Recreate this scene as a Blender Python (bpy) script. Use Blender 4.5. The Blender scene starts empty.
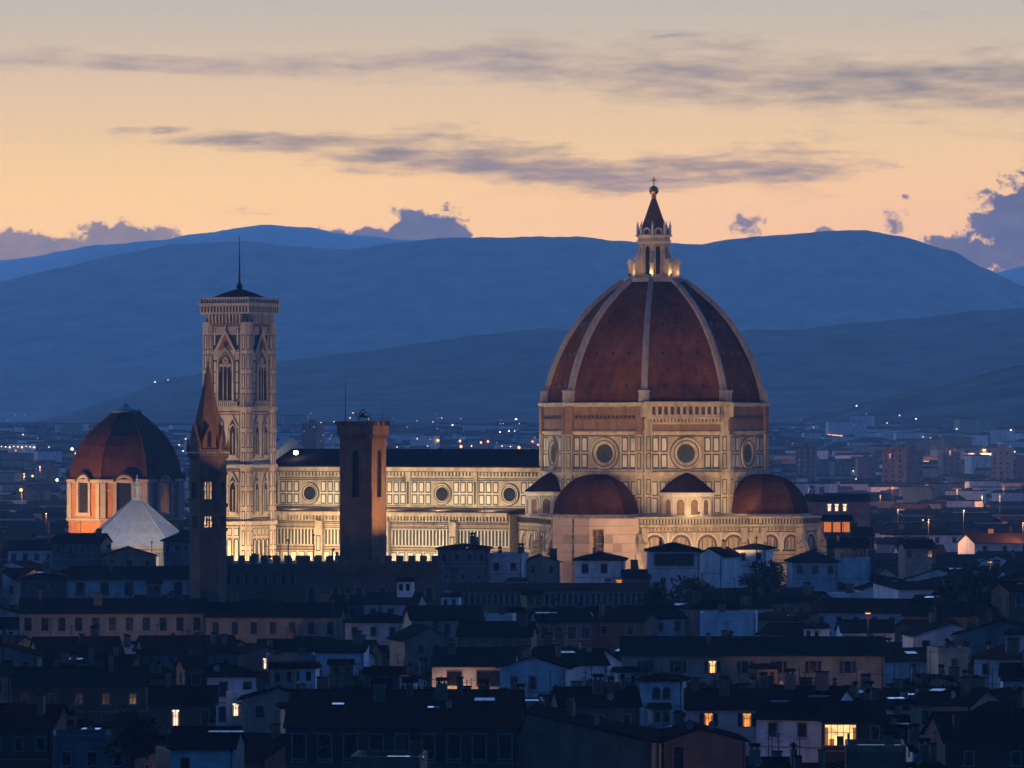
import bpy, math, random
from mathutils import Vector, noise as mnoise
R = math.radians
random.seed(7)
scene = bpy.context.scene
C = scene.collection

# ------------------------------------------------------------------ camera
F = 5400.0            # focal length in photo pixels
CZ = 55.0             # height of the viewing terrace
HY = 428.0            # row of the true horizon
cam_d = bpy.data.cameras.new('camera')
cam = bpy.data.objects.new('camera', cam_d)
C.objects.link(cam)
cam.location = (0, 0, CZ)
cam.rotation_euler = (R(90), 0, 0)
cam_d.sensor_width = 36.0
cam_d.lens = 36.0 * F / 1024.0
cam_d.shift_y = (HY - 384.0) / 1024.0
cam_d.clip_start = 1.0
cam_d.clip_end = 60000.0
scene.camera = cam

# ------------------------------------------------------------------ exposure, sampling
scene.view_settings.view_transform = 'Standard'
scene.view_settings.look = 'None'
scene.view_settings.exposure = 0.0
scene.view_settings.gamma = 1.0
scene.view_settings.use_curve_mapping = False
scene.render.engine = 'CYCLES'
cy = scene.cycles
cy.use_denoising = True
try:
    cy.denoiser = 'OPENIMAGEDENOISE'
except Exception:
    pass
cy.max_bounces = 3
cy.diffuse_bounces = 2
cy.glossy_bounces = 2
cy.transmission_bounces = 2
cy.volume_bounces = 0
cy.sample_clamp_indirect = 4.0
cy.use_fast_gi = False

# ------------------------------------------------------------------ world: dusk sky
world = bpy.data.worlds.new('World')
scene.world = world
world.use_nodes = True
nt = world.node_tree
for n in list(nt.nodes):
    nt.nodes.remove(n)

def lin(c):
    return tuple((v / 255.0 / 12.92) if v <= 10 else ((v / 255.0 + 0.055) / 1.055) ** 2.4 for v in c)

class E:
    """tiny expression helper: python arithmetic that builds math nodes"""
    def __init__(s, sock): s.s = sock
    @staticmethod
    def op(kind, *a, clamp=False):
        n = nt.nodes.new('ShaderNodeMath'); n.operation = kind; n.use_clamp = clamp
        for i, v in enumerate(a):
            if isinstance(v, E): nt.links.new(v.s, n.inputs[i])
            else: n.inputs[i].default_value = v
        return E(n.outputs[0])
    def __add__(a, b): return E.op('ADD', a, b)
    __radd__ = __add__
    def __sub__(a, b): return E.op('SUBTRACT', a, b)
    def __rsub__(a, b): return E.op('SUBTRACT', b, a)
    def __mul__(a, b): return E.op('MULTIPLY', a, b)
    __rmul__ = __mul__
    def __truediv__(a, b): return E.op('DIVIDE', a, b)
def mapr(v, a, b, c=0.0, d=1.0, smooth=True):
    n = nt.nodes.new('ShaderNodeMapRange')
    n.interpolation_type = 'SMOOTHSTEP' if smooth else 'LINEAR'
    nt.links.new(v.s, n.inputs[0])
    for i, x in zip((1, 2, 3, 4), (a, b, c, d)): n.inputs[i].default_value = x
    return E(n.outputs[0])
def ramp(v, stops, interp='LINEAR'):
    n = nt.nodes.new('ShaderNodeValToRGB'); n.color_ramp.interpolation = interp
    el = n.color_ramp.elements
    while len(el) < len(stops): el.new(0.5)
    for e_, (p, c) in zip(el, stops):
        e_.position = p; e_.color = (*c, 1)
    nt.links.new(v.s, n.inputs[0])
    return n.outputs[0]
def mixc(f, a, b):
    n = nt.nodes.new('ShaderNodeMix'); n.data_type = 'RGBA'; n.clamp_factor = True
    if isinstance(f, E): nt.links.new(f.s, n.inputs[0])
    else: n.inputs[0].default_value = f
    for i, v in ((6, a), (7, b)):
        if isinstance(v, tuple): n.inputs[i].default_value = (*v, 1)
        else: nt.links.new(v, n.inputs[i])
    return n.outputs[2]
def wnoise(x, y, z, detail=5, rough=0.6, dist=0.0):
    cmb = nt.nodes.new('ShaderNodeCombineXYZ')
    for i, v in enumerate((x, y, z)):
        if isinstance(v, E): nt.links.new(v.s, cmb.inputs[i])
        else: cmb.inputs[i].default_value = v
    n = nt.nodes.new('ShaderNodeTexNoise')
    n.inputs['Scale'].default_value = 1.0
    n.inputs['Detail'].default_value = detail
    n.inputs['Roughness'].default_value = rough
    n.inputs['Distortion'].default_value = dist
    nt.links.new(cmb.outputs[0], n.inputs['Vector'])
    return E(n.outputs[0])

tc = nt.nodes.new('ShaderNodeTexCoord')
sep = nt.nodes.new('ShaderNodeSeparateXYZ')
nt.links.new(tc.outputs['Generated'], sep.inputs[0])
dx, dy, dz = (E(o) for o in sep.outputs)
AZ = E.op('ARCTAN2', dx, dy)                                        # azimuth from the view axis, radians
HOR = E.op('SQRT', dx * dx + dy * dy)
EL = E.op('ARCTAN2', dz, HOR)                                       # elevation, radians
ax = AZ * F + 512.0                                                 # one unit = one 5400th of a radian
ay = HY - EL * F

# brightness colours of the clear sky in the glow, by elevation in degrees
GAIN = 1.0
def g(c, k=1.0): return tuple(v * k for v in lin(c))
eln = mapr(EL, 0.0, R(90), 0.0, 1.0, smooth=False)
def P(deg): return deg / 90.0
glow_l = [(0.0, g((250, 206, 84), 1.3)), (P(1.9), g((250, 213, 90), 1.25)), (P(2.6), g((245, 210, 104), 1.2)), (P(3.1), g((230, 202, 124), 1.15)),
          (P(3.7), g((216, 192, 140), 1.15)), (P(4.5), g((184, 182, 158), 1.1)),
          (P(7), (0.75, 0.95, 1.25)), (P(16), (0.76, 1.36, 2.85)), (P(32), (0.07, 0.28, 0.95)), (P(55), (0.008, 0.05, 0.22)), (1.0, (0.006, 0.04, 0.17))]
front = ramp(eln, glow_l)
back = ramp(eln, [(0.0, (0.016, 0.08, 0.30)), (P(12), (0.012, 0.098, 0.40)), (P(40), (0.008, 0.074, 0.31)), (1.0, (0.006, 0.04, 0.17))])
facing = E.op('COSINE', AZ - R(-8))
fr = mapr(facing, -0.25, 0.82)
clear = mixc(fr, back, front)
# warm left, pinker right
side = mapr(ax, 100.0, 1000.0)
low = mapr(ay, 120.0, 235.0)
pink = nt.nodes.new('ShaderNodeMix'); pink.data_type = 'RGBA'; pink.blend_type = 'MULTIPLY'
nt.links.new((side * low * 1.0).s, pink.inputs[0]); nt.links.new(clear, pink.inputs[6]); pink.inputs[7].default_value = (0.93, 0.86, 1.25, 1)
clear = pink.outputs[2]

# clouds: long thin strata, small cumulus over the hills
wx = wnoise(ax * 0.0035, ay * 0.012, 3.1, 4, 0.55)
st1 = wnoise(ax * 0.0075 + 11.0, ay * 0.045, wx * 1.5, 8, 0.62)
st2 = wnoise(ax * 0.022 + 3.0, ay * 0.11, wx * 2.0, 6, 0.6)
streak = st1 * 0.72 + st2 * 0.28
def gauss(v, c, wd):
    t = (v - c) / wd
    return E.op('EXPONENT', t * t * -1.0)
def band(line, wd, x0, x1, soft):
    return gauss(ay, line, wd) * mapr(ax, x0 - soft, x0 + soft) * (1.0 - mapr(ax, x1 - soft, x1 + soft))
wob = (wx - 0.5) * 34.0
lineA = 63.0 + mapr(ax, 450.0, 900.0, 0.0, 24.0) + wob
wA = mapr(ax, 150.0, 900.0, 11.0, 42.0)
bA = band(lineA, wA, -200.0, 1400.0, 60.0)
lineB = 146.0 + mapr(ax, 250.0, 640.0, 0.0, 25.0) + wob * 0.7
wB = mapr(ax, 150.0, 560.0, 12.0, 25.0)
bB = band(lineB, wB, 165.0, 850.0, 90.0)
bC = band(132.0 + wob * 0.4, E.op('ADD', ax * 0.0, 6.0), 60.0, 195.0, 35.0) * 0.8
cA = mapr(bA * 0.56 + (streak - 0.5) * 1.5, 0.12, 0.80)
cB = mapr(bB * 0.58 + (streak - 0.5) * 1.8, 0.17, 0.76)
cC = mapr(bC * 0.50 + (streak - 0.5) * 2.0, 0.24, 0.60)
up = mapr(ay, 35.0, 150.0)
tone = mapr(ax, 350.0, 950.0)
colA = mixc(tone, g((168, 152, 128), 1.1), g((96, 96, 74), 1.0))
colB = mixc(tone, g((130, 114, 76), 1.05), g((112, 102, 74), 1.0))
shade = mapr(st2, 0.35, 0.7)
colA = mixc(shade * 0.4, colA, g((70, 74, 62), 1.0))
colB = mixc(shade * 0.45, colB, g((84, 82, 66), 1.0))
col = mixc(cA * 0.8, clear, colA)
col = mixc(cC * 0.7, col, colB)
col = mixc(cB * 0.85, col, colB)
# puffs near the ridge
pf = wnoise(ax * 0.045, ay * 0.06, 7.7, 8, 0.62, 0.3)
pf2 = wnoise(ax * 0.015, ay * 0.03, 1.7, 4, 0.5)
def blob(cx, cy_, rx, ry, amp=1.0):
    a = (ax - cx) / rx; b = (ay - cy_) / ry
    return E.op('EXPONENT', (a * a + b * b) * -1.0) * amp
def mx(*v):
    r = v[0]
    for q in v[1:]: r = E.op('MAXIMUM', r, q)
    return r
big = mx(blob(1030, 236, 62, 62, 1.7), blob(965, 258, 48, 30, 1.35))
mid = mx(blob(428, 236, 46, 27, 1.9), blob(368, 245, 60, 16, 1.7)) 
lefts = blob(15, 254, 110, 22, 1.6)
lefts2 = blob(125, 240, 62, 20, 1.35)
small = blob(748, 226, 24, 16, 0.98)
small2 = blob(820, 231, 15, 6, 0.9)
small3 = blob(895, 222, 20, 14, 0.98)
small4 = blob(905, 197, 9, 5, 0.95)
hard = mx(mid, big)
soft = mx(lefts, lefts2, small, small2, small3, small4)
cH = mapr(hard + (pf - 0.5) * 2.5, 0.50, 0.86)
cS = mapr(soft + (pf - 0.5) * 2.4, 0.50, 0.92)
lit = mapr(pf, 0.38, 0.66)
colH = mixc(lit * 0.5, g((24, 46, 66), 1.0), g((88, 88, 82), 1.0))
colS = mixc(lit * 0.42, g((56, 68, 76), 1.0), g((140, 116, 90), 1.0))
col = mixc(cS * 0.85, col, colS)
col = mixc(cH * 0.93, col, colH)
# below the horizon: dark ground glow
col = mixc(mapr(EL, -0.02, 0.0, 1.0, 0.0), col, (0.01, 0.02, 0.05))

skyt = nt.nodes.new('ShaderNodeTexSky'); skyt.sky_type = 'NISHITA'; skyt.sun_disc = False
skyt.sun_elevation = R(-3.0); skyt.sun_rotation = R(-8); skyt.altitude = 50
bg1 = nt.nodes.new('ShaderNodeBackground'); nt.links.new(col, bg1.inputs[0]); bg1.inputs[1].default_value = GAIN
bg2 = nt.nodes.new('ShaderNodeBackground'); nt.links.new(skyt.outputs[0], bg2.inputs[0]); bg2.inputs[1].default_value = 0.05
add = nt.nodes.new('ShaderNodeAddShader'); nt.links.new(bg1.outputs[0], add.inputs[0]); nt.links.new(bg2.outputs[0], add.inputs[1])
wo = nt.nodes.new('ShaderNodeOutputWorld'); nt.links.new(add.outputs[0], wo.inputs['Surface'])
world.cycles.sampling_method = 'MANUAL'
world.cycles.sample_map_resolution = 1024

# ------------------------------------------------------------------ helpers
def tag(o, label=None, cat=None, group=None, kind=None):
    if label: o['label'] = label
    if cat: o['category'] = cat
    if group: o['group'] = group
    if kind: o['kind'] = kind
    return o
def empty(name, loc, rotz=0.0, label=None, cat=None, group=None):
    o = bpy.data.objects.new(name, None); C.objects.link(o)
    o.location = loc; o.rotation_euler = (0, 0, rotz)
    return tag(o, label, cat, group)

MATS = {}
def mat(name, color, rough=0.85, var=0.25, scale=0.6, bump=0.0, bscale=3.0, metal=0.0, dark=None, rnd=0.0, tiles=0.0, streaks=0.0, emis=None, estr=0.0, sample=True, spec=0.3):
    m = bpy.data.materials.new(name); m.use_nodes = True
    t = m.node_tree; ns = t.nodes; bsdf = ns['Principled BSDF']
    bsdf.inputs['Roughness'].default_value = rough
    bsdf.inputs['Metallic'].default_value = metal
    bsdf.inputs['Specular IOR Level'].default_value = spec
    co = ns.new('ShaderNodeTexCoord')
    n1 = ns.new('ShaderNodeTexNoise'); n1.inputs['Scale'].default_value = scale; n1.inputs['Detail'].default_value = 8; n1.inputs['Roughness'].default_value = 0.68
    t.links.new(co.outputs['Object'], n1.inputs['Vector'])
    rp = ns.new('ShaderNodeMapRange'); rp.inputs[1].default_value = 0.32; rp.inputs[2].default_value = 0.7
    t.links.new(n1.outputs[0], rp.inputs[0])
    dk = dark or tuple(v * (1 - var) for v in color)
    mx_ = ns.new('ShaderNodeMix'); mx_.data_type = 'RGBA'
    t.links.new(rp.outputs[0], mx_.inputs[0]); mx_.inputs[6].default_value = (*dk, 1); mx_.inputs[7].default_value = (*color, 1)
    out = mx_.outputs[2]
    if streaks:
        mp = ns.new('ShaderNodeMapping'); mp.inputs['Scale'].default_value = (0.7, 0.7, 0.16)
        t.links.new(co.outputs['Object'], mp.inputs[0])
        n3 = ns.new('ShaderNodeTexNoise'); n3.inputs['Scale'].default_value = 1.0; n3.inputs['Detail'].default_value = 6
        t.links.new(mp.outputs[0], n3.inputs['Vector'])
        r3 = ns.new('ShaderNodeMapRange'); r3.inputs[1].default_value = 0.42; r3.inputs[2].default_value = 0.68; r3.inputs[3].default_value = 1.0; r3.inputs[4].default_value = 1.0 - streaks
        t.links.new(n3.outputs[0], r3.inputs[0])
        mm = ns.new('ShaderNodeMix'); mm.data_type = 'RGBA'; mm.blend_type = 'MULTIPLY'; mm.inputs[0].default_value = 1.0
        t.links.new(out, mm.inputs[6]); t.links.new(r3.outputs[0], mm.inputs[7]); out = mm.outputs[2]
    if rnd:
        oi = ns.new('ShaderNodeObjectInfo')
        hv = ns.new('ShaderNodeHueSaturation')
        r4 = ns.new('ShaderNodeMapRange'); r4.inputs[3].default_value = 1.0 - rnd; r4.inputs[4].default_value = 1.0 + rnd
        t.links.new(oi.outputs['Random'], r4.inputs[0]); t.links.new(r4.outputs[0], hv.inputs['Value'])
        t.links.new(out, hv.inputs['Color']); out = hv.outputs[0]
    hsock = n1.outputs[0]
    if tiles:
        wv = ns.new('ShaderNodeTexWave'); wv.wave_type = 'BANDS'; wv.bands_direction = 'Z'
        wv.inputs['Scale'].default_value = tiles; wv.inputs['Distortion'].default_value = 0.6; wv.inputs['Detail'].default_value = 2
        t.links.new(co.outputs['Object'], wv.inputs['Vector'])
        r5 = ns.new('ShaderNodeMapRange'); r5.inputs[3].default_value = 0.84; r5.inputs[4].default_value = 1.08
        t.links.new(wv.outputs['Fac'], r5.inputs[0])
        mm = ns.new('ShaderNodeMix'); mm.data_type = 'RGBA'; mm.blend_type = 'MULTIPLY'; mm.inputs[0].default_value = 1.0
        t.links.new(out, mm.inputs[6]); t.links.new(r5.outputs[0], mm.inputs[7]); out = mm.outputs[2]
    if bump:
        n2 = ns.new('ShaderNodeTexNoise'); n2.inputs['Scale'].default_value = bscale; n2.inputs['Detail'].default_value = 4
        t.links.new(co.outputs['Object'], n2.inputs['Vector'])
        bp = ns.new('ShaderNodeBump'); bp.inputs['Strength'].default_value = bump; bp.inputs['Distance'].default_value = 0.15
        t.links.new(n2.outputs[0], bp.inputs['Height']); t.links.new(bp.outputs[0], bsdf.inputs['Normal'])
    t.links.new(out, bsdf.inputs['Base Color'])
    if emis:
        bsdf.inputs['Emission Color'].default_value = (*emis, 1); bsdf.inputs['Emission Strength'].default_value = estr
        if not sample: m.cycles.emission_sampling = 'NONE'
    MATS[name] = m
    return m

class Fr:
    """a face frame: u across, v up, w outward"""
    def __init__(s, O, U, V=(0, 0, 1), N=None):
        s.O = Vector(O); s.U = Vector(U).normalized(); s.V = Vector(V).normalized()
        s.N = Vector(N).normalized() if N else s.U.cross(s.V).normalized()
    def __call__(s, u, v, w=0.0): return s.O + s.U * u + s.V * v + s.N * w
def wallframe(nx_angle, dist, z=0.0, cx=0.0, cy_=0.0):
    """frame of a vertical wall whose outward normal points at nx_angle (degrees, local), dist from (cx,cy)"""
    a = R(nx_angle); n = Vector((math.cos(a), math.sin(a), 0)); u = Vector((-math.sin(a), math.cos(a), 0))
    return Fr(Vector((cx, cy_, z)) + n * dist, u, (0, 0, 1), n)
IDF = Fr((0, 0, 0), (1, 0, 0), (0, 1, 0), (0, 0, 1))   # u=x v=y w=z

class MB:
    def __init__(s): s.v = []; s.f = []; s.m = []
    def add(s, vs, fs, m=0):
        b = len(s.v); s.v += [tuple(p) for p in vs]
        for f in fs: s.f.append(tuple(b + i for i in f)); s.m.append(m)
    def box(s, fr, u0, u1, v0, v1, w0, w1, m=0):
        p = [fr(u, v, w) for w in (w0, w1) for v in (v0, v1) for u in (u0, u1)]
        s.add(p, [(0, 2, 3, 1), (4, 5, 7, 6), (0, 1, 5, 4), (2, 6, 7, 3), (0, 4, 6, 2), (1, 3, 7, 5)], m)
    def prism(s, fr, pts, w0, w1, m=0, mside=None):
        n = len(pts)
        p = [fr(u, v, w0) for u, v in pts] + [fr(u, v, w1) for u, v in pts]
        s.add(p, [tuple(range(n))[::-1], tuple(range(n, 2 * n))], m)
        b = len(s.v) - 2 * n
        for i in range(n):
            j = (i + 1) % n
            s.f.append((b + i, b + j, b + n + j, b + n + i)); s.m.append(m if mside is None else mside)
    def loft(s, rings, m=0, cap0=True, cap1=True, closed=True):
        n = len(rings[0]); b = len(s.v)
        for r in rings: s.v += [tuple(p) for p in r]
        k = n if closed else n - 1
        for a in range(len(rings) - 1):
            for i in range(k):
                j = (i + 1) % n
                s.f.append((b + a * n + i, b + a * n + j, b + (a + 1) * n + j, b + (a + 1) * n + i)); s.m.append(m)
        if cap0: s.f.append(tuple(b + i for i in range(n))[::-1]); s.m.append(m)
        if cap1: s.f.append(tuple(b + (len(rings) - 1) * n + i for i in range(n))); s.m.append(m)
    def ngon(s, cx, cy_, r, z0, z1, n=8, m=0, r1=None, rot=None, cap0=True, cap1=True):
        rot = math.pi / n if rot is None else rot
        r1 = r if r1 is None else r1
        s.loft([[(cx + q * math.cos(rot + 2 * math.pi * i / n), cy_ + q * math.sin(rot + 2 * math.pi * i / n), z) for i in range(n)] for q, z in ((r, z0), (r1, z1))], m, cap0, cap1)
    def rev(s, cx, cy_, prof, n=8, m=0, rot=None, cap0=True, cap1=True):
        rot = math.pi / n if rot is None else rot
        s.loft([[(cx + q * math.cos(rot + 2 * math.pi * i / n), cy_ + q * math.sin(rot + 2 * math.pi * i / n), z) for i in range(n)] for q, z in prof], m, cap0, cap1)
    def tube(s, a, b, r, n=6, m=0, r1=None):
        a = Vector(a); b = Vector(b); d = (b - a).normalized()
        u = d.orthogonal().normalized(); v = d.cross(u); r1 = r if r1 is None else r1
        s.loft([[p + (u * math.cos(2 * math.pi * i / n) + v * math.sin(2 * math.pi * i / n)) * q for i in range(n)] for p, q in ((a, r), (b, r1))], m)
    def ring(s, fr, cu, cv, r0, r1, w0, w1, n=24, m=0, w_in=None):
        """an annulus between r0 < r1 from w0 to w1; the inner edge at w_in"""
        w_in = w1 if w_in is None else w_in
        A = [2 * math.pi * i / n for i in range(n)]
        rs = [[fr(cu + r * math.cos(a), cv + r * math.sin(a), w) for a in A] for r, w in ((r1, w0), (r1, w1), (r0, w_in), (r0, w0))]
        s.loft(rs, m, False, False)
    def disc(s, fr, cu, cv, r, w0, w1, n=20, m=0):
        s.prism(fr, [(cu + r * math.cos(2 * math.pi * i / n), cv + r * math.sin(2 * math.pi * i / n)) for i in range(n)], w0, w1, m)
    def arch(s, fr, cu, v0, wd, ht, w0, w1, m=0, pointed=False, n=8):
        """a filled arch shape of width wd whose top is at v0+ht"""
        s.prism(fr, archpts(cu, v0, wd, ht, pointed, n), w0, w1, m)
    def archring(s, fr, cu, v0, wd, ht, th, w0, w1, m=0, pointed=False, n=8):
        a = archpts(cu, v0, wd, ht, pointed, n); b = archpts(cu, v0, wd + 2 * th, ht + th, pointed, n)
        a = a[1:] + a[:1]; b = b[1:] + b[:1]      # start at right foot, end at left foot
        for i in range(len(a) - 1):
            q = [a[i], b[i], b[i + 1], a[i + 1]]
            s.prism(fr, q, w0, w1, m)
    def build(s, name, mats, parent=None, smooth=False, loc=None):
        me = bpy.data.meshes.new(name)
        me.from_pydata(s.v, [], s.f)
        for m_ in (mats if isinstance(mats, (list, tuple)) else [mats]): me.materials.append(MATS[m_] if isinstance(m_, str) else m_)
        me.polygons.foreach_set('material_index', s.m)
        if smooth: me.polygons.foreach_set('use_smooth', [True] * len(s.f))
        me.update()
        o = bpy.data.objects.new(name, me); C.objects.link(o)
        if parent is not None: o.parent = parent
        if loc is not None: o.location = loc
        return o
def archpts(cu, v0, wd, ht, pointed=False, n=8):
    r = wd / 2
    p = [(cu - r, v0), (cu + r, v0)]
    if pointed:
        rise = min(ht * 0.6, wd * 0.87); sp = v0 + ht - rise
        for i in range(n + 1):
            t = i / n
            a = t * math.pi / 2
            if t < 0.5:
                k = t * 2; p.append((cu + r * (1 - k ** 1.6), sp + rise * k ** 0.75))
            else:
                k = (1 - t) * 2; p.append((cu - r * (1 - k ** 1.6), sp + rise * k ** 0.75))
    else:
        rise = min(r, ht); sp = v0 + ht - rise
        for i in range(n + 1):
            a = math.pi * i / n; p.append((cu + r * math.cos(a), sp + rise * math.sin(a)))
    return p
# ------------------------------------------------------------------ materials of the setting
mat('soil', (0.03, 0.035, 0.03), 0.95, 0.4, 0.01, 0, spec=0.0)
mat('wooded_slope', (0.115, 0.12, 0.09), 0.95, 0.9, 0.011, 0, spec=0.0)
mat('mist_tinted_slope', (0.62, 0.66, 0.70), 0.95, 0.6, 0.0012, 0, spec=0.0)  # pale mist over the far range is put into the slope colour
mat('asphalt', (0.05, 0.05, 0.055), 0.85, 0.3, 0.3)
mat('paving', (0.14, 0.13, 0.12), 0.8, 0.3, 0.5)

def gz(x, y):
    """height of the ground: terrace hill at the viewpoint, flat city, slow rise to the foothills"""
    if y < 330: return max(0.0, 53.0 * (1 - max(0.0, y - 8) / 322.0)) if y > 8 else 53.0
    if y < 2600: return 0.0
    t = min(y, 6200) - 2600
    return 0.0000042 * t * t + 0.002 * t

# ground: one sheet
mb = MB()
xs = [-5200, -4000, -2600, -1700, -1100, -700, -400, -200, 0, 200, 400, 700, 1100, 1700, 2600, 4000, 5200]
ys = [-400, 0, 8, 80, 160, 240, 330, 600, 1200, 2000, 2600, 3000, 3400, 3800, 4200, 4600, 5000, 5600, 6400, 7600, 9200, 11000, 13500, 16300]
vs = [(x, y, gz(x, y)) for y in ys for x in xs]
nx = len(xs)
mb.add(vs, [(j * nx + i, j * nx + i + 1, (j + 1) * nx + i + 1, (j + 1) * nx + i) for j in range(len(ys) - 1) for i in range(nx - 1)])
tag(mb.build('ground', 'soil'), kind='structure')

def interp(pts, x):
    if x <= pts[0][0]: return pts[0][1]
    for (a, b), (c, d) in zip(pts, pts[1:]):
        if x <= c:
            t = (x - a) / (c - a); t = t * t * (3 - 2 * t) * 0.5 + t * 0.5
            return b + (d - b) * t
    return pts[-1][1]
def ridge(name, prof, D, depth, rough=6.0, seed=0.0, step=4.0, mt='wooded_slope'):
    """a real ridge: crest line at distance D, front slope falling over DEPTH metres towards the city, back slope behind"""
    m = MB(); rows = []
    cols = int((1500 + 1024) / step)
    fr_ = [0.0, 0.06, 0.14, 0.24, 0.36, 0.5, 0.64, 0.76, 0.86, 0.93, 0.97, 1.0]
    N = len(fr_) + 3
    for j in range(N):
        row = []
        for i in range(cols + 1):
            px = -750 + i * step
            H = CZ + (HY - interp(prof, px)) * D / F
            X = (px - 512) * D / F
            nz = mnoise.fractal(Vector((X * 0.0012 + seed, 0, 0)), 1.0, 2.0, 6)
            nz2 = mnoise.fractal(Vector((X * 0.02 + seed, 3.3, 0)), 0.7, 2.0, 4)
            H += rough * nz * 0.6 + rough * 0.30 * nz2 + rough * 0.10 * mnoise.noise(Vector((X * 0.09, seed, 1.0)))
            if j < len(fr_):
                t = fr_[j]; Y = D - depth * (1 - t); base = gz(X, Y) - 14
                k = t ** 1.25 * (0.75 + 0.25 * t)
                und = mnoise.fractal(Vector((X * 0.0011, Y * 0.0011, seed + 5)), 1.0, 2.0, 5) * rough * 4 * math.sin(math.pi * t)
                z = base + (H - base) * k + und * (1 - t) ** 0.5
                z = min(z, CZ + (H - CZ) * Y / D - 3 * (1 - t) * 8) if t < 1 else H
            else:
                q = j - len(fr_) + 1; Y = D + 240 * q; z = max(H - H * (q / 3.0) ** 1.5, -0.5)
                if q == 3: z = -0.5
            row.append((X * (1.0 if j >= len(fr_) else (Y / D) * 0.35 + 0.65), Y, z))
        rows.append(row)
    n = cols + 1
    m.add([p for r in rows for p in r], [(a * n + i, a * n + i + 1, (a + 1) * n + i + 1, (a + 1) * n + i) for a in range(N - 1) for i in range(cols)])
    o = m.build(name, mt, smooth=True)
    return tag(o, kind='structure')

ridge('far_mountains', [(-800, 300), (-300, 285), (0, 262), (100, 246), (160, 240), (200, 233), (270, 224), (310, 227), (350, 234), (420, 240), (600, 262), (800, 290), (940, 285), (985, 276), (1024, 266), (1150, 255), (1500, 270), (1800, 290)], 15600, 1000, 9.0, 2.0, mt='mist_tinted_slope')
ridge('mountain_ridge', [(-800, 300), (-300, 300), (0, 282), (60, 268), (120, 254), (180, 244), (240, 241), (300, 246), (350, 249), (400, 242), (450, 238), (520, 237), (580, 237), (612, 241), (650, 243), (700, 245), (730, 239), (780, 235), (830, 231), (862, 230), (900, 236), (950, 250), (985, 268), (1024, 285), (1120, 315), (1500, 330), (1800, 330)], 13000, 2300, 7.0, 11.0)
ridge('foothills', [(-800, 430), (-300, 440), (0, 431), (60, 416), (120, 396), (170, 378), (220, 371), (280, 361), (360, 352), (420, 343), (480, 335), (545, 328), (620, 334), (700, 345), (750, 328), (800, 328), (850, 322), (900, 318), (960, 312), (1024, 307), (1200, 290), (1500, 310), (1800, 340)], 8400, 1700, 6.0, 23.0)
ridge('near_hill', [(-800, 452), (0, 452), (500, 450), (700, 445), (770, 436), (820, 415), (870, 402), (930, 388), (1024, 365), (1150, 345), (1400, 350), (1800, 380)], 6000, 900, 4.5, 31.0)

# haze: one closed box round the camera and the whole scene
HZ = 700.0
mb = MB()
mb.box(IDF, -5600, 5600, -600, 16900, -2.5, HZ)
hz = mb.build('haze', [bpy.data.materials.new('air')])
tag(hz, 'thin blue evening haze lying over the whole city and the hills', 'haze', kind='stuff')
m = hz.data.materials[0]; m.use_nodes = True; t = m.node_tree
for n in list(t.nodes): t.nodes.remove(n)
pv = t.nodes.new('ShaderNodeVolumePrincipled'); om = t.nodes.new('ShaderNodeOutputMaterial')
pv.inputs['Color'].default_value = (0.30, 0.60, 1.0, 1)
pv.inputs['Absorption Color'].default_value = (1, 1, 1, 1)
pv.inputs['Density'].default_value = 5.0e-5
pv.inputs['Anisotropy'].default_value = 0.55
t.links.new(pv.outputs[0], om.inputs['Volume'])
m.cycles.homogeneous_volume = True
# ------------------------------------------------------------------ materials of the monuments
mat('white_marble', (0.62, 0.55, 0.45), 0.6, 0.28, 0.35, 0.12, 2.0, streaks=0.25)
mat('tan_marble', (0.50, 0.395, 0.28), 0.7, 0.38, 0.45, 0.15, 2.0, streaks=0.35)
mat('pale_marble', (0.56, 0.465, 0.36), 0.65, 0.32, 0.4, 0.12, 2.0, streaks=0.28)
mat('green_marble', (0.040, 0.050, 0.042), 0.5, 0.3, 0.8)
mat('pink_marble', (0.30, 0.14, 0.09), 0.6, 0.3, 0.8)
mat('raw_masonry', (0.25, 0.145, 0.085), 0.9, 0.4, 0.7, 0.5, 1.2, streaks=0.3)
mat('cotto', (0.205, 0.074, 0.028), 1.0, 0.62, 0.16, 0.35, 1.6, tiles=0.45, streaks=0.3, spec=0.0)
mat('cotto_dim', (0.095, 0.037, 0.019), 1.0, 0.6, 0.2, 0.35, 1.6, tiles=0.45, streaks=0.3, spec=0.0)  # tribune domes: same tile as cotto, weaker floodlight put into the colour
mat('cotto_dark', (0.055, 0.026, 0.018), 1.0, 0.4, 0.4, 0.35, 1.6, tiles=0.45, spec=0.0)
mat('rib_marble', (0.36, 0.30, 0.27), 0.7, 0.35, 0.5, 0.2, 2.0, streaks=0.3)
mat('dark_opening', (0.012, 0.012, 0.014), 0.5, 0.3, 1.0)
mat('leaded_glass', (0.02, 0.022, 0.028), 0.15, 0.3, 1.0, spec=0.5)
mat('gilt_copper', (0.45, 0.26, 0.08), 0.4, 0.3, 1.5, metal=0.8)
mat('iron', (0.02, 0.02, 0.024), 0.6, 0.2, 1.0, metal=0.5)
mat('lead_roof', (0.022, 0.018, 0.017), 1.0, 0.3, 0.5, spec=0.0)
mat('white_slab', (0.52, 0.50, 0.50), 0.6, 0.2, 0.4, 0.1, 1.0, streaks=0.15)
mat('orange_plaster', (0.36, 0.15, 0.06), 0.85, 0.3, 0.3, 0.2, 1.5, streaks=0.3)
mat('grey_stone', (0.30, 0.27, 0.24), 0.8, 0.3, 0.5, 0.3)
mat('brown_stone', (0.17, 0.115, 0.075), 0.9, 0.4, 0.5, 0.6, 1.3, streaks=0.25)
mat('brick', (0.24, 0.115, 0.058), 0.9, 0.4, 0.6, 0.5, 1.5)
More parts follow.
